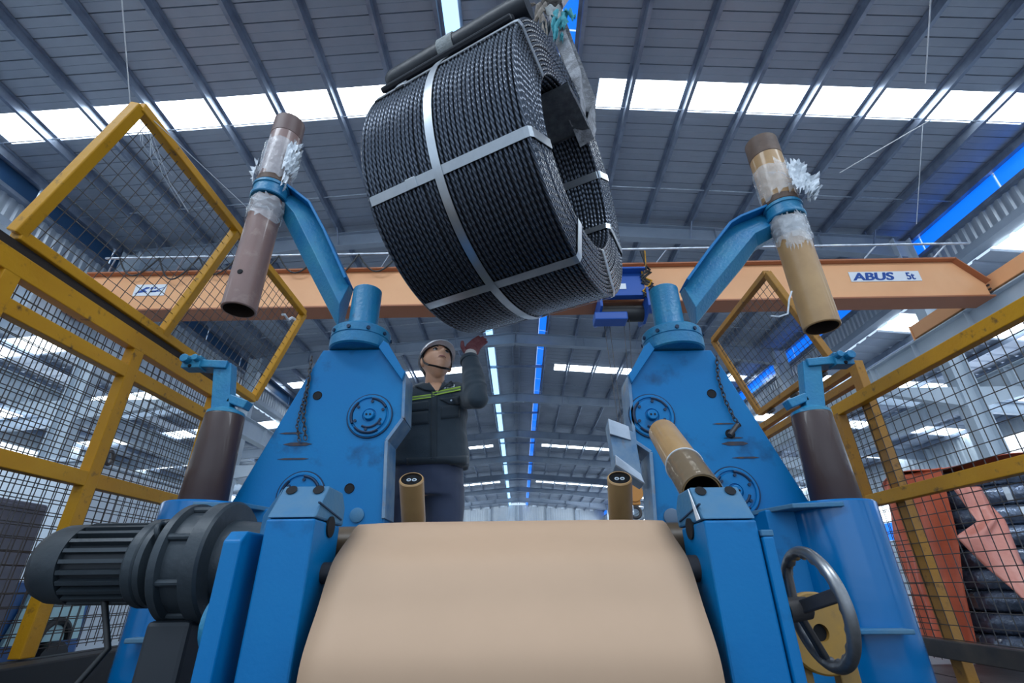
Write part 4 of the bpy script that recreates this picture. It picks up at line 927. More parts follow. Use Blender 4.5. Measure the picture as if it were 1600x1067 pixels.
# ================================================================ roller stands in front
def stand(s, label):
    t = empty('roller_stand', (s * 0.45, 1.12, 0), label, 'roller stand')
    x0, x1 = (0.417, 0.518) if s < 0 else (0.375, 0.481); y0, y1 = 1.05, 1.205; zt = CZ + (0.128 if s < 0 else 0.114); zbed = 0.20 if s < 0 else 0.12
    m = MB(); m.prism([(s * x0, y0, zbed), (s * x1, y0, zbed), (s * x1, y0, zt), (s * x0, y0, zt)], (0, y1 - y0, 0)); m.build('upright', BLUE, t, bevel=0.005)
    # chamfered cap block split across by the clamping slot
    za, zb = zt + 0.002, zt + 0.074
    prof = [(y0, za), (y0 + 0.055, zb), (y1 - 0.01, zb), (y1 + 0.02, zb - 0.03), (y1 + 0.02, za)]
    m = MB(); m.prism([(s * x0, a, b) for a, b in prof], (s * (x1 - x0), 0, 0)); cap = m.build('cap_block', BLUE_D, t, bevel=0.004)
    for xx in (x0 + 0.02, x1 - 0.022):
        MB().lathe((s * xx, y0 + 0.048, zb - 0.012), (0, -0.82, 0.57), [(0, 0.0), (0, 0.010), (0.005, 0.012), (0.005, 0.0)], 16).build('cap_screw', HOLE, cap)
    MB().beam((s * (x0 - 0.001), y0 + 0.005, za + 0.03), (s * (x0 - 0.001), y1, za + 0.012), 0.004, 0.003).build('clamping_slot', SEAM, cap)
    MB().cyl((s * (x0 + 0.002), y0 + 0.09, za - 0.01), (s * (x0 - 0.004), y0 + 0.09, za - 0.01), 0.022, n=24).build('shaft_bore', HOLE, t)
    if s > 0:
        MB().prism([(x0 - 0.003, y0 + 0.01, za + 0.001), (x0 - 0.003, y0 + 0.052, zb - 0.004), (x0 - 0.003, y0 + 0.03, za - 0.004 + 0.004)], (-0.002, 0, 0)).build('painted_glare_face', WHT, cap)  # white paint imitates the bright reflection on the cap's inner face
    t_ = t
    if s < 0:
        MB().prism([(-0.519, y0 + 0.02, za), (-0.519, y0 + 0.05, zb - 0.004), (-0.575, y0 + 0.10, za + 0.02), (-0.585, y0 + 0.12, za - 0.03), (-0.519, y0 + 0.04, za - 0.03)], (0, 0.09, 0)).build('dusty_shoulder', BLUE_D, cap, bevel=0.004)
    return t
SL_ = stand(-1, 'blue roller stand with chamfered cap left of the paper sheet')
SR_ = stand(1, 'blue roller stand with chamfered cap right of the paper sheet')
# second cheek plates outside the stands
c = empty('cheek_plate', (-0.555, 1.1, 0), 'narrow blue cheek plate between the gear motor and the left roller stand', 'cheek plate')
zt = CZ + 0.105
m = MB(); m.prism([(-0.585, 1.03, 0.2), (-0.585, 1.03, zt - 0.02), (-0.585, 1.05, zt), (-0.585, 1.17, zt), (-0.585, 1.19, 0.2)], (0.036, 0, 0)); m.build('plate', BLUE, c, bevel=0.004)
m = MB(); m.lathe((-0.586, 1.09, CZ - 0.06), (-1, 0, 0), [(0, 0.055), (0.012, 0.05), (0.02, 0.03), (0.02, 0)], 28); m.build('boss', BLUE_T, c, smooth=40)
c = empty('cheek_plate', (0.53, 1.1, 0), 'narrow blue cheek plate between the right roller stand and the handwheel', 'cheek plate')
zt = CZ + 0.082
m = MB(); m.prism([(0.484, 1.045, 0.12), (0.484, 1.045, zt), (0.484, 1.17, zt), (0.484, 1.17, 0.12)], (0.022, 0, 0)); m.build('plate', BLUE, c, bevel=0.004)
MB().box((0.495, 1.105, zt + 0.006), (0.024, 0.12, 0.012)).build('top_strip', BLUE_D, c, bevel=0.002)

# rollers, shaft, springs
ROLL_B = mat('brown_roller', (0.13, 0.085, 0.045, 1), 0.4, col2=(0.07, 0.05, 0.035, 1), scale=8)
rl = empty('guide_roller', (0, 1.30, CZ + 0.03), 'brown roller with a dark shaft under the top edge of the paper sheet', 'roller')
m = MB(); m.lathe((-0.47, 1.30, CZ + 0.087), (1, 0, 0), [(0, 0), (0, 0.046), (0.006, 0.05), (0.934, 0.05), (0.94, 0.046), (0.94, 0)], 40); m.build('roller_body', ROLL_B, rl, smooth=35)
m = MB(); m.cyl((-0.53, 1.14, CZ + 0.028), (0.53, 1.14, CZ + 0.028), 0.021, n=24); m.build('shaft', DARKM, rl, smooth=35)
for s in (-1, 1):
    m = MB(); m.cyl((s * 0.392, 1.14, CZ + 0.028), (s * 0.352, 1.14, CZ + 0.028), 0.026, n=24); m.build('shaft_collar', DARKM, rl, smooth=35)
    m = MB(); m.path([(s * (0.385 - 0.0), 1.13 + 0.028 * math.cos(k * 0.6), CZ - 0.13 + 0.028 * math.sin(k * 0.6) + 0.0) if False else (s * 0.375 + 0.028 * math.cos(k * 0.6), 1.16 + 0.028 * math.sin(k * 0.6), CZ - 0.16 + 0.0016 * k) for k in range(75)], 0.004, 5); m.build('spring', DARKM, rl, smooth=60)
    m = MB(); m.lathe((s * 0.392, 1.15, CZ - 0.115), (-s, 0, 0), [(0, 0.055), (0.012, 0.05), (0.012, 0)], 28); m.build('bearing_boss', BLUE_T, rl, smooth=35)

# paper sheet draped over the roller
PAPER = mat('kraft_liner_paper', (0.56, 0.36, 0.228, 1), 0.6, col2=(0.52, 0.335, 0.21, 1), scale=2.5, bump=0.15, bscale=6, col3=(0.40, 0.29, 0.21, 1), scale3=5, amt3=(0.72, 0.95))
prof = [(1.37, -0.42), (1.36, -0.2), (1.345, -0.05), (1.335, 0.05), (1.315, 0.110), (1.275, 0.139), (1.23, 0.130), (1.185, 0.100), (1.145, 0.076), (1.108, 0.050), (1.082, 0.012), (1.058, -0.035), (1.030, -0.080), (1.014, -0.115), (1.010, -0.155), (1.015, -0.21), (1.03, -0.27), (1.05, -0.34), (1.06, -0.43)]
pts = []; hw = 0.368; nx = 16
def cr(P, t):
    i = min(int(t), len(P) - 2); f = t - i; p0 = P[max(i - 1, 0)]; p1 = P[i]; p2 = P[i + 1]; p3 = P[min(i + 2, len(P) - 1)]
    return tuple(0.5 * ((2 * p1[k]) + (p2[k] - p0[k]) * f + (2 * p0[k] - 5 * p1[k] + 4 * p2[k] - p3[k]) * f * f + (3 * p1[k] - p0[k] - 3 * p2[k] + p3[k]) * f ** 3) for k in range(2))
NPP = 68; ps = []
for i in range(NPP + 1):
    y, z = cr(prof, i * (len(prof) - 1) / NPP)
    for j in range(nx + 1):
        x0 = -hw + 2 * hw * j / nx; e = abs(x0) / hw; x = x0 - 0.020
        ps.append((x, y + 0.002 * math.sin(x * 9 + z * 7), CZ + z - 0.004 * e ** 6 + 0.0015 * math.sin(x * 14 + 1) * (1 if z < 0.1 else 0)))
fs = [(i * (nx + 1) + j, i * (nx + 1) + j + 1, (i + 1) * (nx + 1) + j + 1, (i + 1) * (nx + 1) + j) for i in range(NPP) for j in range(nx)]
pp = MB().add(ps, fs).build('paper_sheet', PAPER, None, smooth=80, fix=False, label='wide beige paper sheet draped over the roller between the blue stands', cat='paper')
q = pp.modifiers.new('thickness', 'SOLIDIFY'); q.thickness = 0.0015

# ---- gear motor at the left
GREY = mat('motor_grey', (0.040, 0.052, 0.062, 1), 0.45, 0.1, col2=(0.028, 0.036, 0.044, 1), scale=5, bump=0.3)
GREY_D = mat('motor_dark', (0.018, 0.022, 0.028, 1), 0.5)
gm = empty('gear_motor', (-0.85, 1.35, 0), 'grey gear motor with a ribbed body and round flanges at lower left', 'gear motor')
zc = CZ + 0.062; yc = 1.33
X = lambda x: (x, yc, zc)
m = MB(); m.lathe(X(-1.185), (1, 0, 0), [(0, 0.0), (0.004, 0.060), (0.020, 0.080), (0.045, 0.090), (0.10, 0.092), (0.10, 0.0)], 48); m.build('fan_cover', GREY, gm, smooth=35)
m = MB(); m.cyl(X(-1.09), X(-0.92), 0.078, n=40); body = m.build('motor_body', GREY_D, gm, smooth=35)
for k in range(24):
    q = 2 * math.pi * k / 24; c_, s_ = math.cos(q), math.sin(q)
    MB().beam((-1.08, yc + 0.084 * c_, zc + 0.084 * s_), (-0.925, yc + 0.084 * c_, zc + 0.084 * s_), 0.009, 0.020, up=(0, c_, s_)).build('cooling_fin', GREY, body)
m = MB(); m.lathe(X(-0.925), (1, 0, 0), [(0, 0), (0, 0.098), (0.006, 0.102), (0.024, 0.102), (0.028, 0.098), (0.032, 0.102), (0.045, 0.102), (0.052, 0.085), (0.09, 0.078), (0.09, 0)], 56); m.build('motor_flange', GREY, gm, smooth=30)
m = MB(); m.lathe(X(-0.84), (1, 0, 0), [(0, 0), (0, 0.132), (0.005, 0.137), (0.022, 0.137), (0.026, 0.122), (0.074, 0.122), (0.078, 0.140), (0.112, 0.142), (0.118, 0.136), (0.120, 0.098), (0.15, 0.094), (0.235, 0.086), (0.235, 0)], 64); m.build('gear_case', GREY, gm, smooth=30)
for k in range(8):
    q = 2 * math.pi * (k + 0.5) / 8
    MB().cyl((-0.83, yc + 0.126 * math.cos(q), zc + 0.126 * math.sin(q)), (-0.73, yc + 0.126 * math.cos(q), zc + 0.126 * math.sin(q)), 0.008, n=10).build('tie_bolt', GREY, gm)
m = MB(); m.torus((-0.868, yc - 0.075, zc + 0.065), (1, 0, 0.3), 0.018, 0.006, 24, 8); m.build('lifting_eye', GREY, gm, smooth=60)
m = MB(); m.box((-0.79, yc, (zc - 0.13 + 0.2) / 2), (0.10, 0.16, zc - 0.12 - 0.2)); m.build('foot', GREY_D, gm, bevel=0.01)
m = MB(); m.cyl(X(-0.61), X(-0.50), 0.03, n=20); m.build('output_shaft', DARKM, gm, smooth=35)
m = MB(); m.path([(-0.99, 1.30, zc - 0.08), (-0.93, 1.28, zc - 0.18), (-0.96, 1.22, 0.23), (-1.05, 1.2, 0.215)], 0.007, 8); m.build('power_cable', BLACK, gm, smooth=60)

# ---- handwheel and yellow disc at the right
IRON = mat('worn_iron', (0.34, 0.34, 0.345, 1), 0.30, 0.85, col2=(0.12, 0.118, 0.12, 1), scale=7, rough2=0.55)
hwc = V(0.590, 1.112, CZ - 0.045)
hw_ = empty('handwheel', hwc - V(0, 0, 0.12), 'worn iron handwheel with a notched rim at lower right', 'handwheel')
m = MB(); n = 72; ps = []; k = 12; D = V(1, 0.0, 0.08).normalized(); d, s, u = frame_of(D)
for i in range(n):
    q = 2 * math.pi * i / n; rad = s * math.cos(q) + u * math.sin(q); notch = 0.0035 * max(0, math.cos(q * 18)) 
    for j in range(k):
        g_ = 2 * math.pi * j / k; rr = 0.0115 * math.cos(g_); ax_ = 0.0115 * math.sin(g_)
        if rr < 0: rr = rr - notch
        ps.append(hwc + rad * (0.101 + rr) + D * ax_)
m.add(ps, [(i * k + j, ((i + 1) % n) * k + j, ((i + 1) % n) * k + (j + 1) % k, i * k + (j + 1) % k) for i in range(n) for j in range(k)]); m.build('rim', IRON, hw_, smooth=60)
hub = hwc - D * 0.038
m = MB(); m.lathe(hub - D * 0.025, D, [(0, 0), (0, 0.024), (0.045, 0.020), (0.05, 0.014), (0.05, 0)], 24); m.build('hub', DARKM, hw_, smooth=35)
for q in (0.25, 2.35, 4.45):
    rad = s * math.cos(q) + u * math.sin(q); m = MB(); m.beam(hub + rad * 0.01, hwc + rad * 0.098, 0.024, 0.011, up=D); m.build('spoke', DARKM, hw_, bevel=0.003)
m = MB(); m.cyl(hub - D * 0.05, hub, 0.014, n=16); m.build('spindle', DARKM, hw_)
YD = mat('ochre_paint', (0.42, 0.22, 0.03, 1), 0.5, col2=(0.25, 0.15, 0.05, 1), scale=7, col3=(0.08, 0.06, 0.05, 1), scale3=10, amt3=(0.6, 0.8))
pc = PP(1279, 988, Y=1.32)
yd = empty('ochre_disc', (pc.x, 1.33, 0.1), 'ochre yellow disc with a dark centre hole behind the handwheel', 'disc')
m = MB(); m.lathe((pc.x, 1.335, pc.z), (0, -1, 0), [(0, 0.018), (0, 0.080), (0.004, 0.084), (0.022, 0.084), (0.026, 0.080), (0.026, 0.018)], 48, closed=True); m.build('disc_plate', YD, yd, smooth=30)
m = MB(); m.cyl((pc.x, 1.35, pc.z), (pc.x, 1.32, pc.z), 0.019, n=24); m.build('bore', HOLE, yd)
for dx in (-0.05, 0.055): MB().box((pc.x + dx, 1.35, (pc.z - 0.04) / 2 + 0.05), (0.045, 0.03, pc.z - 0.14)).build('foot', YD, yd, bevel=0.003)

# ---- loose cardboard tubes
def loose(a, b, r, label, mt, inner=True, ringm=None):
    lo = min(a.z, b.z); o = empty('cardboard_tube', V((a.x + b.x) / 2, (a.y + b.y) / 2, lo - r), label, 'tube'); tube_shell(o, 'tube_wall', a, b, r, mt, wall=0.006); return o
a, b = PP(1036, 676, Y=1.72), PP(1097, 770, Y=1.27)
o = loose(b, a, 0.050, 'tan cardboard tube leaning over the right roller stand', CARD_T)
tube_shell(o, 'film_sleeve', b - (a - b).normalized() * 0.005, b + (a - b) * 0.36, 0.0525, mat('glossy_film', (0.62, 0.44, 0.26, 1), 0.10, alpha=0.30, bump=1, bscale=18), wall=0.002)
m = MB(); m.torus(b + (a - b) * 0.36, a - b, 0.0527, 0.0025, 36, 6); m.build('film_edge', FILMW, o, smooth=60)
for (u, v, u2, v2, lab) in ((643, 748, 648, 850, 'upright cardboard tube left of the paper sheet, in front of the worker'), (968, 746, 971, 850, 'upright cardboard tube right of the paper sheet, below the grey guide plate')):
    t1 = PP(u, v, Y=1.62); t0 = PP(u2, v2, Y=1.80); t0 = t1 + (t0 - t1) * ((t1.z - 0.125) / (t1.z - t0.z))
    o = loose(t1, t0, 0.040, lab, CARD_T)
    d = (t0 - t1).normalized(); m = MB(); m.lathe(t1 + d * 0.006, -d, [(0, 0.034), (0.0, 0.0)], 28); pl = m.build('end_plug', HOLE, o)
    for sg_ in (-1, 1): m = MB(); m.torus(t1 + d * 0.004 + V(sg_ * 0.009, 0, 0), d, 0.006, 0.0018, 16, 6); m.build('plug_ring', PALE, pl)
# ================================================================ the worker
from mathutils.bvhtree import BVHTree
from mathutils import noise as mnoise
person = empty('person', (-0.45, 2.5, 0), 'worker in white helmet and dark jacket, one gloved hand raised to the coil', 'person')
def blob(m, c, r, R=None, n=20, k=14):
    c = Vector(c); ps = []; 
    for j in range(k + 1):
        f = math.pi * j / k
        for i in range(n):
            q = 2 * math.pi * i / n; p = V(r[0] * math.sin(f) * math.cos(q), r[1] * math.sin(f) * math.sin(q), r[2] * math.cos(f))
            ps.append(c + (R @ p if R is not None else p))
    return m.add(ps, [(j * n + i, j * n + (i + 1) % n, (j + 1) * n + (i + 1) % n, (j + 1) * n + i) for j in range(k) for i in range(n)])
def caps(m, a, b, r0, r1, n=18):
    a, b = Vector(a), Vector(b); L = (b - a).length; pr = []
    for j in range(6): t = math.pi / 2 * j / 5; pr.append((-r0 * math.cos(t), max(1e-5, r0 * math.sin(t))))
    for j in range(6): t = math.pi / 2 * j / 5; pr.append((L + r1 * math.sin(t), max(1e-5, r1 * math.cos(t))))
    return m.lathe(a, b - a, pr, n)
def loft(m, rings, n=32):
    """rings: (centre, half width x, half depth y)"""
    ps = []
    for c, rx, ry in rings:
        for i in range(n):
            q = 2 * math.pi * i / n; c_, s_ = math.cos(q), math.sin(q)
            e = 0.80; ps.append(Vector(c) + V(rx * abs(c_) ** e * (1 if c_ > 0 else -1), ry * abs(s_) ** e * (1 if s_ > 0 else -1), 0))
    k = len(rings); fs = [(j * n + i, j * n + (i + 1) % n, (j + 1) * n + (i + 1) % n, (j + 1) * n + i) for j in range(k - 1) for i in range(n)]
    return m.add(ps, fs + [tuple(range(n)), tuple(range((k - 1) * n, k * n))])
def fuse(m, name, mt, parent, voxel, smooth_it=3, wrinkle=0.0, wscale=6.0):
    o = m.build(name, mt, None); md = o.modifiers.new('remesh', 'REMESH'); md.mode = 'VOXEL'; md.voxel_size = voxel
    s_ = o.modifiers.new('smooth', 'SMOOTH'); s_.iterations = smooth_it; s_.factor = 0.5
    dg = bpy.context.evaluated_depsgraph_get(); me = bpy.data.meshes.new_from_object(o.evaluated_get(dg)); loc = o.location.copy()
    bpy.data.objects.remove(o)
    off = loc - wloc(parent)
    if wrinkle:
        nr = [v.normal.copy() for v in me.vertices]
        for v, nn in zip(me.vertices, nr):
            p = v.co + loc
            d = mnoise.noise(V(p.x * wscale, p.y * wscale, p.z * wscale * 1.8)) + 0.5 * mnoise.noise(V(p.x, p.y, p.z) * wscale * 2.6) - 0.9 * abs(mnoise.noise(V(p.x * 3 + p.z * 5, p.y * 4, p.z * 8 - p.x * 6) * 1.1))
            v.co += nn * d * wrinkle
    for v in me.vertices: v.co += off
    me.polygons.foreach_set('use_smooth', [True] * len(me.polygons))
    if not me.materials: me.materials.append(mt)
    n = bpy.data.objects.new(name, me); COL.objects.link(n); n.parent = parent
    return n
SKIN = mat('skin', (0.72, 0.39, 0.24, 1), 0.45, col2=(0.64, 0.32, 0.19, 1), scale=10)
JACK = mat('dark_jacket_cloth', (0.020, 0.034, 0.048, 1), 0.8, col2=(0.026, 0.042, 0.058, 1), scale=8, bump=0.3, bscale=300, sheen=0.3)
TROU = mat('navy_trouser_cloth', (0.035, 0.048, 0.095, 1), 0.8, col2=(0.028, 0.038, 0.075, 1), scale=6, sheen=0.3)
GLOV = mat('maroon_glove', (0.16, 0.035, 0.04, 1), 0.7, col2=(0.24, 0.09, 0.09, 1), scale=25, bump=0.6, bscale=150)
CUFF = mat('knitted_cuff', (0.62, 0.56, 0.52, 1), 0.85, bump=0.8, bscale=200)
HELM = mat('white_helmet', (0.72, 0.76, 0.82, 1), 0.25, coat=0.4)
HAIR = mat('black_hair', (0.012, 0.010, 0.010, 1), 0.55)
SHOE = mat('black_shoe', (0.012, 0.012, 0.014, 1), 0.45)

# ---- joints
BX, BY = -0.452, 2.50
hipL, hipR = V(BX + 0.09, BY, 0.86), V(BX - 0.09, BY, 0.86)
kneeL, kneeR = V(BX + 0.10, BY - 0.02, 0.46), V(BX - 0.13, BY + 0.01, 0.46)
ankL, ankR = V(BX + 0.10, BY + 0.02, 0.09), V(BX - 0.15, BY + 0.05, 0.09)
shL = PP(713, 618, Y=BY); shR = PP(637, 634, Y=BY + 0.02)
elL = PP(746, 622, Y=2.30); wrL = PP(733, 560, Y=2.40)
elR = shR + V(-0.05, 0.03, -0.28); wrR = elR + V(0.02, -0.10, -0.22)
knL = PP(741, 538, Y=2.455)
headc = PP(682, 567, Y=BY - 0.03)
# head orientation: turned to the raised hand and tipped back
RH = Matrix.Rotation(math.radians(27), 3, 'Z') @ Matrix.Rotation(math.radians(-27), 3, 'X') @ Matrix.Rotation(math.radians(4), 3, 'Y')
def hl(x, y, z): return headc + RH @ V(x, y, z)          # face looks along local -Y
def gauss(dx, dz, sx, sz): return math.exp(-(dx * dx) / (2 * sx * sx) - (dz * dz) / (2 * sz * sz))
def head_mesh(m):
    n, k = 72, 56; ps = []
    for j in range(k + 1):
        f = math.pi * j / k
        for i in range(n):
            q = 2 * math.pi * i / n; dx, dy, dz = math.sin(f) * math.cos(q), math.sin(f) * math.sin(q), math.cos(f)
            x, y, z = 0.077 * dx, 0.096 * dy, 0.118 * dz
            if z < 0:                                # jaw narrows towards the chin
                t = min(1, -z / 0.118); x *= 1 - 0.30 * t ** 1.6
                if y > 0: y *= 1 - 0.45 * t
                else: y *= 1 - 0.02 * t; y -= 0.010 * gauss(x, z + 0.10, 0.025, 0.02)
            if y < 0:
                fr = min(1.0, -y / 0.05)
                y += 0.012 * fr * gauss(abs(x) - 0.031, z - 0.010, 0.013, 0.010)          # eye sockets
                y -= 0.006 * fr * gauss(abs(x) - 0.028, z - 0.030, 0.020, 0.007)          # brows
                y -= 0.007 * fr * gauss(abs(x) - 0.040, z + 0.020, 0.018, 0.018)          # cheekbones
                y -= 0.013 * fr * gauss(x, z - 0.004, 0.007, 0.020)                       # nose bridge
                y -= 0.031 * fr * gauss(x, z + 0.026, 0.0095, 0.013)                      # nose tip
                y -= 0.010 * fr * gauss(abs(x) - 0.013, z + 0.031, 0.006, 0.006)          # nostril wings
                y -= 0.009 * fr * gauss(x, z + 0.055, 0.020, 0.006) + 0.008 * fr * gauss(x, z + 0.068, 0.017, 0.006)   # lips
                y += 0.006 * fr * gauss(x, z + 0.0615, 0.022, 0.0028)
            ps.append(headc + RH @ V(x, y, z))
    m.add(ps, [(j * n + i, j * n + (i + 1) % n, (j + 1) * n + (i + 1) % n, (j + 1) * n + i) for j in range(k) for i in range(n)])
    for s in (-1, 1):
        blob(m, hl(s * 0.079, 0.012, -0.008), (0.010, 0.020, 0.032), RH @ Matrix.Rotation(s * 0.35, 3, 'Z'), 14, 10)
def hand(m, wr, kn, tips_dir, side_dir, palm_n, spread=0.02, inflate=0.0, curl=0.25, fl_=1.0):
    """palm plus five unequal bent fingers; side_dir points from little finger to index"""
    d = (kn - wr).normalized(); sd = (side_dir - d * side_dir.dot(d)).normalized(); pn = d.cross(sd).normalized()
    if pn.dot(palm_n) < 0: pn = -pn
    R = Matrix((sd, d, pn)).transposed(); mid = (wr + kn) / 2
    blob(m, mid + d * 0.004, (0.040 + inflate, 0.052 + inflate, 0.015 + inflate), R)
    blob(m, mid + d * 0.018, (0.041 + inflate, 0.035 + inflate, 0.014 + inflate), R)
    caps(m, wr, mid, 0.024 + inflate, 0.026 + inflate)
    fd = (tips_dir - pn * 0).normalized()
    for k, (off, L) in enumerate(((0.030, 0.072 * fl_), (0.010, 0.080 * fl_), (-0.010, 0.074 * fl_), (-0.029, 0.058 * fl_))):
        b = kn + sd * off - d * 0.006; dd = (fd + sd * (off * spread * 30)).normalized(); r = 0.0088 + inflate - 0.0004 * k
        p1 = b + dd * L * 0.45; p2 = p1 + (dd + pn * curl).normalized() * L * 0.30; p3 = p2 + (dd + pn * curl * 2).normalized() * L * 0.25
        caps(m, b - d * 0.02, p1, r + 0.001, r, 12); caps(m, p1, p2, r, r - 0.0008, 12); caps(m, p2, p3, r - 0.0008, r - 0.002, 12)
    tb = wr + d * 0.030 + sd * 0.030; t1 = tb + (sd * 0.75 + d * 0.65 + pn * 0.2).normalized() * 0.036; t2 = t1 + (sd * 0.35 + d * 0.95 + pn * 0.25).normalized() * 0.028
    caps(m, mid - d * 0.02, tb, 0.014 + inflate, 0.0125 + inflate, 12); caps(m, tb, t1, 0.0125 + inflate, 0.0105 + inflate, 12); caps(m, t1, t2, 0.0105 + inflate, 0.008 + inflate, 12)
HANDL = (wrL + V(0.0, 0.012, 0.012), knL, (PP(770, 521, Y=2.55) - knL), V(-0.9, -0.2, 0.35), V(0.1, -0.9, -0.3))
HANDR = (wrR, wrR + V(0.01, -0.02, -0.085), V(0.05, -0.05, -1), V(0.2, -1, 0), V(1, 0, 0))
b = MB(); head_mesh(b)
neckb = V(BX + 0.0, BY + 0.01, shL.z + 0.02)
caps(b, neckb, hl(0, 0.028, -0.065), 0.054, 0.051)
loft(b, [((BX, BY, 0.84), 0.15, 0.10), ((BX, BY, 0.95), 0.155, 0.105), ((BX, BY, 1.10), 0.135, 0.095), ((BX, BY, 1.25), 0.16, 0.105), ((BX - 0.01, BY, 1.36), 0.155, 0.095), ((BX - 0.01, BY, 1.42), 0.09, 0.07)])
for a, c, e, w_ in ((shL, elL, 0.048, wrL), (shR, elR, 0.048, wrR)):
    caps(b, V(BX, BY, a.z - 0.02), a, 0.06, 0.052); caps(b, a, c, 0.048, 0.038); caps(b, c, w_, 0.040, 0.026)
for h_, k_, a_ in ((hipL, kneeL, ankL), (hipR, kneeR, ankR)):
    caps(b, h_, k_, 0.085, 0.056); caps(b, k_, a_, 0.054, 0.038); caps(b, a_ + V(0, 0.03, -0.045), a_ + V(0.01, -0.16, -0.055), 0.036, 0.030)
hand(b, *HANDL, curl=0.08, fl_=1.22); hand(b, *HANDR, curl=0.5)
fuse(b, 'body', SKIN, person, 0.0045, 2)

# ---- jacket: torso and sleeves
j = MB()
loft(j, [((BX + 0.0, BY, 0.985), 0.198, 0.135), ((BX, BY, 1.0), 0.205, 0.142), ((BX, BY, 1.07), 0.205, 0.142), ((BX, BY, 1.16), 0.190, 0.132), ((BX - 0.002, BY, 1.27), 0.190, 0.134), ((BX - 0.005, BY, 1.34), 0.185, 0.128), ((BX - 0.008, BY, 1.39), 0.155, 0.108), ((BX - 0.008, BY, 1.425), 0.095, 0.082)])
caps(j, V(BX - 0.02, BY, shL.z - 0.03), shL + V(-0.01, 0, -0.01), 0.085, 0.076); caps(j, V(BX, BY, shR.z - 0.03), shR + V(0.01, 0, 0), 0.085, 0.074)
caps(j, shL, elL, 0.076, 0.056); caps(j, elL, elL + (wrL - elL) * 0.5, 0.057, 0.060); j.cyl(elL + (wrL - elL) * 0.2, elL + (wrL - elL) * 0.97, 0.064, 0.048, n=24)
caps(j, shR, elR, 0.074, 0.062); caps(j, elR, elR + (wrR - elR) * 0.55, 0.062, 0.050); j.cyl(elR + (wrR - elR) * 0.3, elR + (wrR - elR) * 0.98, 0.054, 0.044, n=24)
jk = fuse(j, 'jacket', JACK, person, 0.007, 4, 0.007, 7.0)
# ---- trousers
t = MB()
loft(t, [((BX, BY, 1.05), 0.165, 0.115), ((BX, BY, 0.95), 0.178, 0.125), ((BX, BY, 0.84), 0.180, 0.125)])
for h_, k_, a_ in ((hipL, kneeL, ankL), (hipR, kneeR, ankR)):
    t.cyl(h_ + V(0, 0, 0.03), k_, 0.100, 0.078, n=24); caps(t, k_ + V(0, 0, 0.01), k_, 0.078, 0.078); t.cyl(k_, a_ + V(0, 0.01, -0.02), 0.078, 0.070, n=24)
fuse(t, 'trousers', TROU, person, 0.009, 4, 0.006, 6.0)
for a_ in (ankL, ankR):
    m = MB(); caps(m, a_ + V(0, 0.04, -0.040), a_ + V(0.01, -0.175, -0.050), 0.046, 0.038); m.box(a_ + V(0.005, -0.06, -0.078), (0.085, 0.28, 0.022)); fuse(m, 'shoe', SHOE, person, 0.006, 2)
# ---- glove on the raised hand, knitted cuff
g_ = MB(); hand(g_, *HANDL, inflate=0.002, curl=0.08, fl_=1.22); gv = fuse(g_, 'glove', GLOV, person, 0.0035, 2)
wd = (wrL - elL).normalized()
m = MB(); m.cyl(wrL - wd * 0.012, HANDL[0].lerp(knL, 0.30), 0.0335, 0.034, n=24); c_ = fuse(m, 'glove_cuff', CUFF, person, 0.004, 2)
m = MB(); m.cyl(elL + (wrL - elL) * 0.90, elL + (wrL - elL) * 0.99, 0.052, 0.051, n=28); m.build('sleeve_cuff', JACK, person, smooth=40, bevel=0.003)
# ---- helmet
m = MB(); n, k = 48, 16; ps = []
for s_i, g0 in ((1, 0.0), (0, -0.004)):
    for j_ in range(k + 1):
        f = (math.pi / 2) * j_ / k
        for i in range(n):
            q = 2 * math.pi * i / n; r_ = math.sin(f)
            x = (0.093 + g0) * r_ * math.cos(q); y = (0.115 + g0) * r_ * math.sin(q) + 0.004; z = 0.030 + (0.104 + g0) * math.cos(f) ** 0.85 + (0.004 * math.cos(q * 2) ** 8 * r_ if False else 0)
            if abs(x) < 0.016 and j_ < k - 3: z += 0.004 * s_i
            ps.append(hl(x, y, z))
fs = []
for s_i in (0, 1):
    for j_ in range(k):
        for i in range(n): a = s_i * (k + 1) * n + j_ * n + i; b_ = s_i * (k + 1) * n + j_ * n + (i + 1) % n; fs.append((a, b_, b_ + n, a + n))
o_ = (k + 1) * n
for i in range(n): a = k * n + i; b_ = k * n + (i + 1) % n; fs.append((a, b_, b_ + o_, a + o_))
m.add(ps, fs); hm = m.build('helmet_shell', HELM, person, smooth=50)
m = MB(); ps = []; n = 48
for sdz in (0.0, -0.004):
    for ring in (0, 1):
        for i in range(n):
            q = 2 * math.pi * i / n; front = max(0, -math.sin(q)); e = (0.006 + 0.036 * front ** 2) * ring
            ps.append(hl((0.0925 + e * 0.75) * math.cos(q), (0.1145 + e) * math.sin(q) + 0.004, 0.033 + sdz - ring * (0.004 + 0.012 * front)))
fs = []
for i in range(n):
    k2 = (i + 1) % n; fs += [(i, k2, n + k2, n + i), (2 * n + i, 3 * n + i, 3 * n + k2, 2 * n + k2), (n + i, n + k2, 3 * n + k2, 3 * n + i), (i, 2 * n + i, 2 * n + k2, k2)]
m.add(ps, fs); m.build('helmet_brim', HELM, hm, smooth=50)
m = MB(); blob(m, hl(0, 0.014, 0.018), (0.080, 0.088, 0.060), RH, 28, 18); m.build('hair', HAIR, person, smooth=60)
m = MB(); blob(m, hl(0, 0.045, -0.02), (0.066, 0.055, 0.055), RH, 28, 18); m.build('hair_back', HAIR, person, smooth=60)
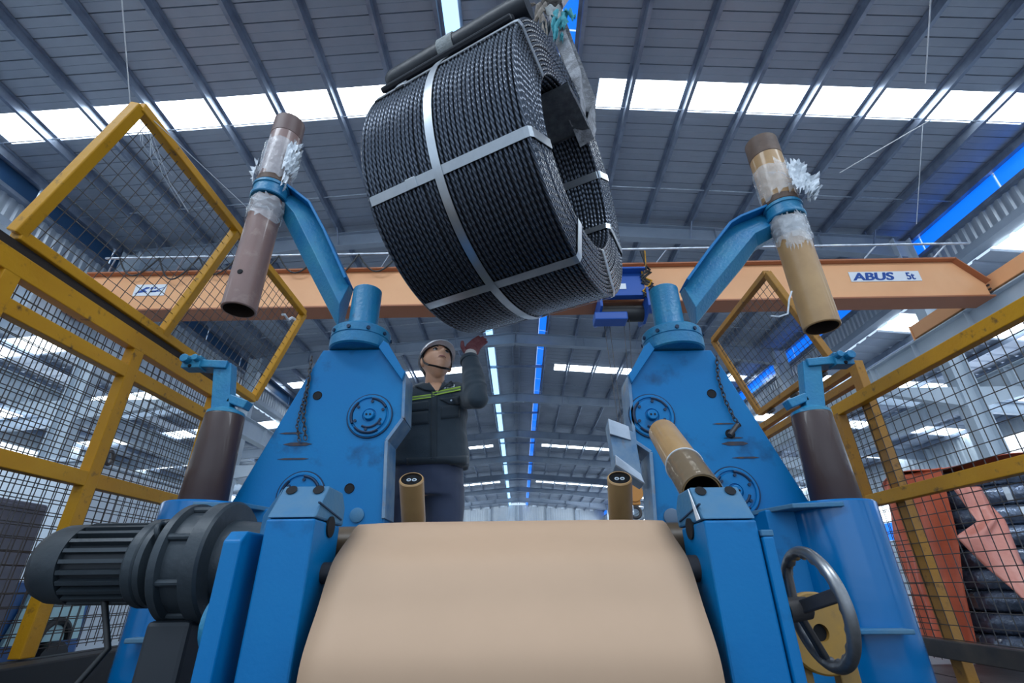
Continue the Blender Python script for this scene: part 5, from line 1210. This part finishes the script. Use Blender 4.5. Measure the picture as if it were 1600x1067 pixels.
for s in (-1, 1):
    m = MB(); m.ribbon([hl(s * 0.083, -0.005, 0.04), hl(s * 0.084, -0.008, 0.0), hl(s * 0.076, -0.018, -0.045), hl(s * 0.060, -0.042, -0.085), hl(s * 0.028, -0.066, -0.114), hl(0, -0.070, -0.122)], RH @ V(0, -1, -0.15), 0.014, 0.002); m.build('chin_strap', BLACK, person)
    e = hl(s * 0.031, -0.0755, 0.009); m = MB(); blob(m, e, (0.0125, 0.0125, 0.0105), RH, 16, 12); ey = m.build('eye', mat('eye_white', (0.42, 0.38, 0.35, 1), 0.2), person, smooth=60)
    m = MB(); blob(m, e + RH @ V(0.002, -0.0105, 0.001), (0.0078, 0.004, 0.0072), RH, 12, 8); m.build('iris', HAIR, ey, smooth=60)
    m = MB(); m.path([hl(s * 0.014, -0.091, 0.027), hl(s * 0.028, -0.092, 0.033), hl(s * 0.045, -0.083, 0.031), hl(s * 0.053, -0.074, 0.026)], [0.003, 0.0048, 0.0045, 0.002], 6); m.build('eyebrow', HAIR, person, smooth=60)
    m = MB(); m.path([hl(s * 0.017, -0.084, 0.011), hl(s * 0.031, -0.0885, 0.019), hl(s * 0.046, -0.080, 0.012)], [0.002, 0.0028, 0.002], 6); m.build('eyelid', HAIR, person, smooth=60)
m = MB(); m.path([hl(-0.022, -0.094, -0.0615), hl(-0.01, -0.102, -0.0605), hl(0, -0.104, -0.0612), hl(0.01, -0.102, -0.0605), hl(0.022, -0.094, -0.0615)], [0.0012, 0.0036, 0.004, 0.0036, 0.0012], 6); m.build('lips', mat('lip_skin', (0.33, 0.12, 0.10, 1), 0.5), person, smooth=60)
# ---- details laid on the jacket's surface
jb = BVHTree.FromPolygons([v.co + wloc(person) for v in jk.data.vertices], [tuple(p.vertices) for p in jk.data.polygons])
CAMP = V(0, 0, CZ)
def on(u, v, out=0.003):
    d = ray(u, v).normalized(); h = jb.ray_cast(CAMP, d)
    if h[0] is None:
        q = jb.find_nearest(PP(u, v, Y=BY - 0.13)); return q[0] + q[1] * out
    nn = h[1] if h[1].dot(d) < 0 else -h[1]
    return h[0] + nn * out
def patch(quad, name, mt, nu=14, nv=4, th=0.002, out=0.004):
    ps = []
    for j_ in range(nv + 1):
        for i in range(nu + 1):
            a, b_ = i / nu, j_ / nv
            u = (quad[0][0] * (1 - a) + quad[1][0] * a) * (1 - b_) + (quad[3][0] * (1 - a) + quad[2][0] * a) * b_
            v = (quad[0][1] * (1 - a) + quad[1][1] * a) * (1 - b_) + (quad[3][1] * (1 - a) + quad[2][1] * a) * b_
            ps.append(on(u, v, out))
    o = MB().add(ps, [(j_ * (nu + 1) + i, j_ * (nu + 1) + i + 1, (j_ + 1) * (nu + 1) + i + 1, (j_ + 1) * (nu + 1) + i) for j_ in range(nv) for i in range(nu)]).build(name, mt, jk, smooth=70, fix=False)
    s_ = o.modifiers.new('thickness', 'SOLIDIFY'); s_.thickness = th; s_.offset = 0
    return o
LIME = mat('lime_tape', (0.42, 0.62, 0.08, 1), 0.5); TAPE = mat('grey_reflective_tape', (0.16, 0.22, 0.10, 1), 0.4)
for (xa, ya, xb, yb_) in ((635, 621.5, 679, 615.5), (676, 613.5, 721, 604.5)):
    patch([(xa, ya), (xb, yb_), (xb, yb_ + 1.8), (xa, ya + 1.8)], 'lime_stripe', LIME, 14, 1, out=0.006)
    patch([(xa, ya + 1.8), (xb, yb_ + 1.8), (xb, yb_ + 4.4), (xa, ya + 4.4)], 'grey_stripe', TAPE, 14, 1, out=0.005)
    patch([(xa, ya + 4.4), (xb, yb_ + 4.4), (xb, yb_ + 6.0), (xa, ya + 6.0)], 'lime_stripe', LIME, 14, 1, out=0.006)
JF = mat('jacket_flap_cloth', (0.016, 0.027, 0.038, 1), 0.8, sheen=0.3)
patch([(639, 631), (669, 627), (670, 640), (640, 643)], 'pocket_flap', JF, 8, 4, 0.005, 0.006)
patch([(686, 624), (719, 618), (719, 630), (704, 633), (687, 632)][:4], 'pocket_flap', JF, 8, 4, 0.005, 0.006)
patch([(641, 645), (669, 642), (670, 662), (643, 664)], 'pocket', JF, 8, 4, 0.003, 0.004)
patch([(688, 635), (718, 632), (718, 652), (689, 655)], 'pocket', JF, 8, 4, 0.003, 0.004)
patch([(674, 612), (683, 611), (682, 726), (673, 726)], 'placket', JF, 3, 26, 0.004, 0.005)
patch([(636, 716), (731, 712), (731, 724), (636, 727)], 'waistband', JF, 20, 3, 0.004, 0.005)
p_ = on(704, 626, 0.010); m = MB(); m.lathe(p_ + V(0, 0.004, 0), (0, -1, 0), [(0, 0.006), (0.003, 0.006), (0.004, 0.004), (0.004, 0)], 14); m.build('snap_button', GALV, jk)
EMB = mat('white_embroidery', (0.62, 0.66, 0.68, 1), 0.7)
for (a, b_, c__, d__) in ((689.5, 604, 692.5, 609), (693.5, 606, 697, 608.5), (698, 603.5, 701, 608), (702, 605, 704.5, 607.5), (705.5, 600, 708, 607), (708.7, 602, 711.5, 606.5)):
    patch([(a, b_ + 0.4), (c__, b_), (c__, d__ - 0.6), (a, d__)], 'embroidered_mark', EMB, 2, 2, 0.001, 0.006)
# collar wings and the open neck
patch([(671, 600), (693, 598), (685, 612), (681, 612.5)], 'open_neck', SKIN, 5, 5, 0.002, 0.004)
patch([(648, 605), (668, 597), (681, 613), (664, 611)], 'collar', JF, 7, 5, 0.007, 0.010)
patch([(694, 596), (707, 598), (698, 604), (685, 613)], 'collar', JF, 7, 5, 0.007, 0.010)
# ================================================================ stock beyond the guards
WRAP = mat('dark_shiny_wrap', (0.07, 0.09, 0.14, 1), 0.16, 0.5, col2=(0.20, 0.25, 0.34, 1), scale=12, bump=3, bscale=22, coat=0.8)
TARP = mat('orange_tarpaulin', (0.78, 0.155, 0.065, 1), 0.45, col2=(0.62, 0.12, 0.055, 1), scale=4, bump=3, bscale=6)
TARP2 = mat('faded_tarpaulin', (0.66, 0.25, 0.18, 1), 0.4, col2=(0.56, 0.16, 0.11, 1), scale=5, bump=3, bscale=7)
def wrapped_coil(cx, cy, z0, h, ro, ri, label, seed):
    c = empty('wrapped_coil', (cx, cy, z0), label, 'wrapped coil', 'film-wrapped coils in the stack beside the right guard')
    rn = random.Random(seed); m = MB(); n = 64
    prof = [(0, ri), (0, ro - 0.03), (0.02, ro - 0.006), (h * 0.5, ro), (h - 0.02, ro - 0.006), (h, ro - 0.03), (h, ri)]
    m.lathe((cx, cy, z0), (0, 0, 1), prof, n, closed=True); o = m.build('film_wrap', WRAP, c, smooth=60)
    for k in range(8):
        q = 2 * math.pi * k / 8 + rn.random() * 0.3; r_ = ro + 0.002; d = V(math.cos(q), math.sin(q), 0)
        p = V(cx, cy, z0); m = MB(); m.ribbon([p + d * (ro - 0.04) + V(0, 0, -0.001), p + d * (r_ - 0.002) + V(0, 0, 0.02), p + d * r_ + V(0, 0, h / 2), p + d * (r_ - 0.002) + V(0, 0, h - 0.02), p + d * (ro - 0.04) + V(0, 0, h + 0.001)], V(-d.y, d.x, 0), 0.03, 0.002)
        m.build('strap', BAND, c)
SX, SY = 3.05, 3.35
names = ['lowest', 'second', 'third', 'fourth', 'fifth', 'sixth', 'seventh', 'eighth', 'ninth']
H = 0.118
for k in range(9):
    wrapped_coil(SX + 0.5 + 0.004 * ((k * 7) % 5 - 2), SY + 0.45 + 0.006 * ((k * 3) % 5 - 2), 0.02 + k * (H + 0.006), H, 0.62, 0.36, 'dark film-wrapped coil, %s from the floor in the stack beyond the right guard' % names[k], k)
def sheet(fn, nu, nv, name, mt, label=None, cat=None, th=0.004):
    ps = [fn(i / nu, j / nv) for j in range(nv + 1) for i in range(nu + 1)]
    o = MB().add(ps, [(j * (nu + 1) + i, j * (nu + 1) + i + 1, (j + 1) * (nu + 1) + i + 1, (j + 1) * (nu + 1) + i) for j in range(nv) for i in range(nu)]).build(name, mt, None, smooth=60, fix=False, label=label, cat=cat)
    s_ = o.modifiers.new('thickness', 'SOLIDIFY'); s_.thickness = th
    return o
zt = 0.02 + 9 * (H + 0.006)
def tarp_left(a, b):
    # wraps the stack's hall side: from the top rim down to the floor, hanging in folds
    q = math.radians(126 + 82 * a)
    r_ = 0.655 + 0.05 * b + 0.020 * math.sin(a * 30 + 2 * b) * (0.3 + b) + 0.012 * math.sin(a * 13 + b * 11)
    q2 = q - math.radians(15) * b * a
    return V(SX + 0.5 + r_ * math.cos(q2), SY + 0.45 + r_ * math.sin(q2), max(0.02, zt + 0.02 - (zt - 0.02) * b))
sheet(tarp_left, 60, 40, 'tarpaulin', TARP, 'orange tarpaulin hanging over the left side of the wrapped coil stack', 'tarpaulin')
def tarp_top(a, b):
    q = math.radians(100 + 250 * a); r_ = 0.67 * (1 - b) + 0.05 * b
    return V(SX + 0.5 + r_ * math.cos(q), SY + 0.45 + r_ * math.sin(q), zt + 0.03 + 0.02 * math.sin(a * 25) * (1 - b) + 0.012 * math.sin(b * 20))
sheet(tarp_top, 60, 10, 'tarpaulin', TARP, 'orange tarpaulin lying crumpled on top of the wrapped coil stack', 'tarpaulin')
fl = [PP(1492, 765, Y=3.15), PP(1540, 760, Y=3.25), PP(1572, 815, Y=3.15), PP(1640, 960, Y=3.0), PP(1612, 955, Y=2.98), PP(1555, 905, Y=3.05), PP(1495, 838, Y=3.10), PP(1525, 815, Y=3.12)]
def tarp_flap(a, b):
    Lp = [PP(1488, 762, Y=3.2), PP(1512, 800, Y=3.17), PP(1526, 815, Y=3.13), PP(1496, 838, Y=3.08), PP(1540, 885, Y=3.04), PP(1580, 922, Y=2.98), PP(1620, 962, Y=2.95)]
    Rp = [PP(1535, 762, Y=3.26), PP(1548, 790, Y=3.24), PP(1566, 812, Y=3.2), PP(1578, 835, Y=3.16), PP(1600, 880, Y=3.1), PP(1625, 920, Y=3.04), PP(1650, 965, Y=3.0)]
    t = b * 6; i = min(5, int(t)); f = t - i
    l = Lp[i].lerp(Lp[i + 1], f); r = Rp[i].lerp(Rp[i + 1], f); p = l.lerp(r, a)
    return p + V(0, -0.03 * math.sin(a * math.pi) - 0.012 * math.sin(a * 11 + b * 9), 0)
sheet(tarp_flap, 20, 36, 'tarpaulin', TARP2, 'faded pinkish flap of tarpaulin hanging off the right of the coil stack', 'tarpaulin')
# translucent sheet and stock on its right
m = MB(); m.box((5.15, 4.1, 0.62), (1.2, 0.9, 1.22)); m.build('film_wrapped_bale', mat('milky_film', (0.45, 0.55, 0.60, 1), 0.25, col2=(0.60, 0.68, 0.72, 1), scale=5, bump=3, bscale=8), None, bevel=0.05, label='bale wrapped in milky film right of the tarpaulin flap', cat='bale')
# ---- left side beyond the guard
LILAC = mat('lilac_grey_panel', (0.20, 0.20, 0.25, 1), 0.6, col2=(0.15, 0.15, 0.20, 1), scale=2)
cb = empty('steel_cabinet', (-2.75, 2.35, 0), 'large lilac grey cabinet close behind the left guard fence', 'cabinet')
MB().box((-2.75, 2.02, 0.43), (0.5, 1.32, 0.86)).build('cabinet_body', LILAC, cb, bevel=0.01)
for y in (1.69, 2.34): MB().box((-2.492, y, 0.44), (0.015, 0.62, 0.80)).build('door', LILAC, cb, bevel=0.004)
MB().cyl((-2.48, 2.03, 0.40), (-2.48, 2.03, 0.52), 0.008, n=8).build('handle', GALV, cb)
bx = empty('machine_housing', (-3.6, 4.4, 0), 'pale grey machine housing with a lifting eye behind the left guard', 'machine')
MB().box((-3.9, 4.3, 0.65), (1.5, 1.5, 1.3)).build('housing', WALLW, bx, bevel=0.02)
m = MB(); m.torus((-3.13, 3.7, 1.36), (1, 0.3, 0), 0.05, 0.013, 24, 8); m.build('lifting_eye', DARKM, bx, smooth=60)
MB().box((-3.9, 4.3, 1.31), (1.54, 1.54, 0.03)).build('lid', PALE, bx, bevel=0.005)
st = empty('steel_shelf', (-3.1, 5.6, 0), 'rack of brown and dark boards behind the left guard beyond the pale machine', 'rack')
for z in (0.6, 0.95, 1.3): MB().box((-3.3, 6.2, z), (1.6, 1.0, 0.03)).build('shelf', DARKM, st)
for z in (0.72, 1.10): MB().box((-3.3, 6.15, z), (1.5, 0.9, 0.18)).build('board', mat('brown_board', (0.16, 0.09, 0.07, 1), 0.6), st)
for x in (-4.08, -2.52):
    for y in (5.72, 6.68): MB().box((x, y, 0.7), (0.05, 0.05, 1.4)).build('upright', GALV, st)
wn = empty('machine_cab', (-2.9, 3.4, 0), 'blue and white machine cab seen low behind the gear motor through the mesh', 'vehicle')
m = MB(); m.box((-2.95, 3.10, 0.30), (0.6, 0.6, 0.40)); m.build('body', mat('cab_blue', (0.02, 0.10, 0.30, 1), 0.3), wn, bevel=0.03)
m = MB(); m.prism([(-2.645, 2.86, 0.20), (-2.645, 3.34, 0.20), (-2.645, 3.30, 0.44), (-2.645, 2.92, 0.44)], (0.02, 0, 0)); m.build('window', mat('pale_cab_glass', (0.45, 0.70, 0.75, 1), 0.1), wn)
m = MB(); m.torus((-2.62, 3.15, 0.2), (1, 0, 0), 0.10, 0.02, 28, 8, 0, math.pi); m.build('wheel_arch', BLACK, wn)
m = MB(); m.cyl((-2.70, 3.15, 0.1), (-2.58, 3.15, 0.1), 0.10, n=24); m.build('wheel', BLACK, wn, smooth=35)

fp = empty('floor_plate', (0, 2.0, 0), 'dark oily steel plates covering the floor around the machine', 'floor plate')
for k in range(4):
    for j in range(2):
        x = (-3.3, -1.1, 1.1, 3.3)[k]; y = (0.9, 2.6)[j]
        MB().box((x, y, 0.004), (2.18, 1.68, 0.008)).build('plate', BEDM, fp)
# lettering becomes real mesh
dg = bpy.context.evaluated_depsgraph_get()
for o in [o for o in bpy.data.objects if o.type == 'FONT']:
    me = bpy.data.meshes.new_from_object(o.evaluated_get(dg)); n = bpy.data.objects.new('letters', me); COL.objects.link(n)
    n.parent = o.parent; n.location = o.location; n.rotation_euler = o.rotation_euler; n.scale = o.scale
    if not me.materials: me.materials.append(NAVY)
    bpy.data.objects.remove(o)
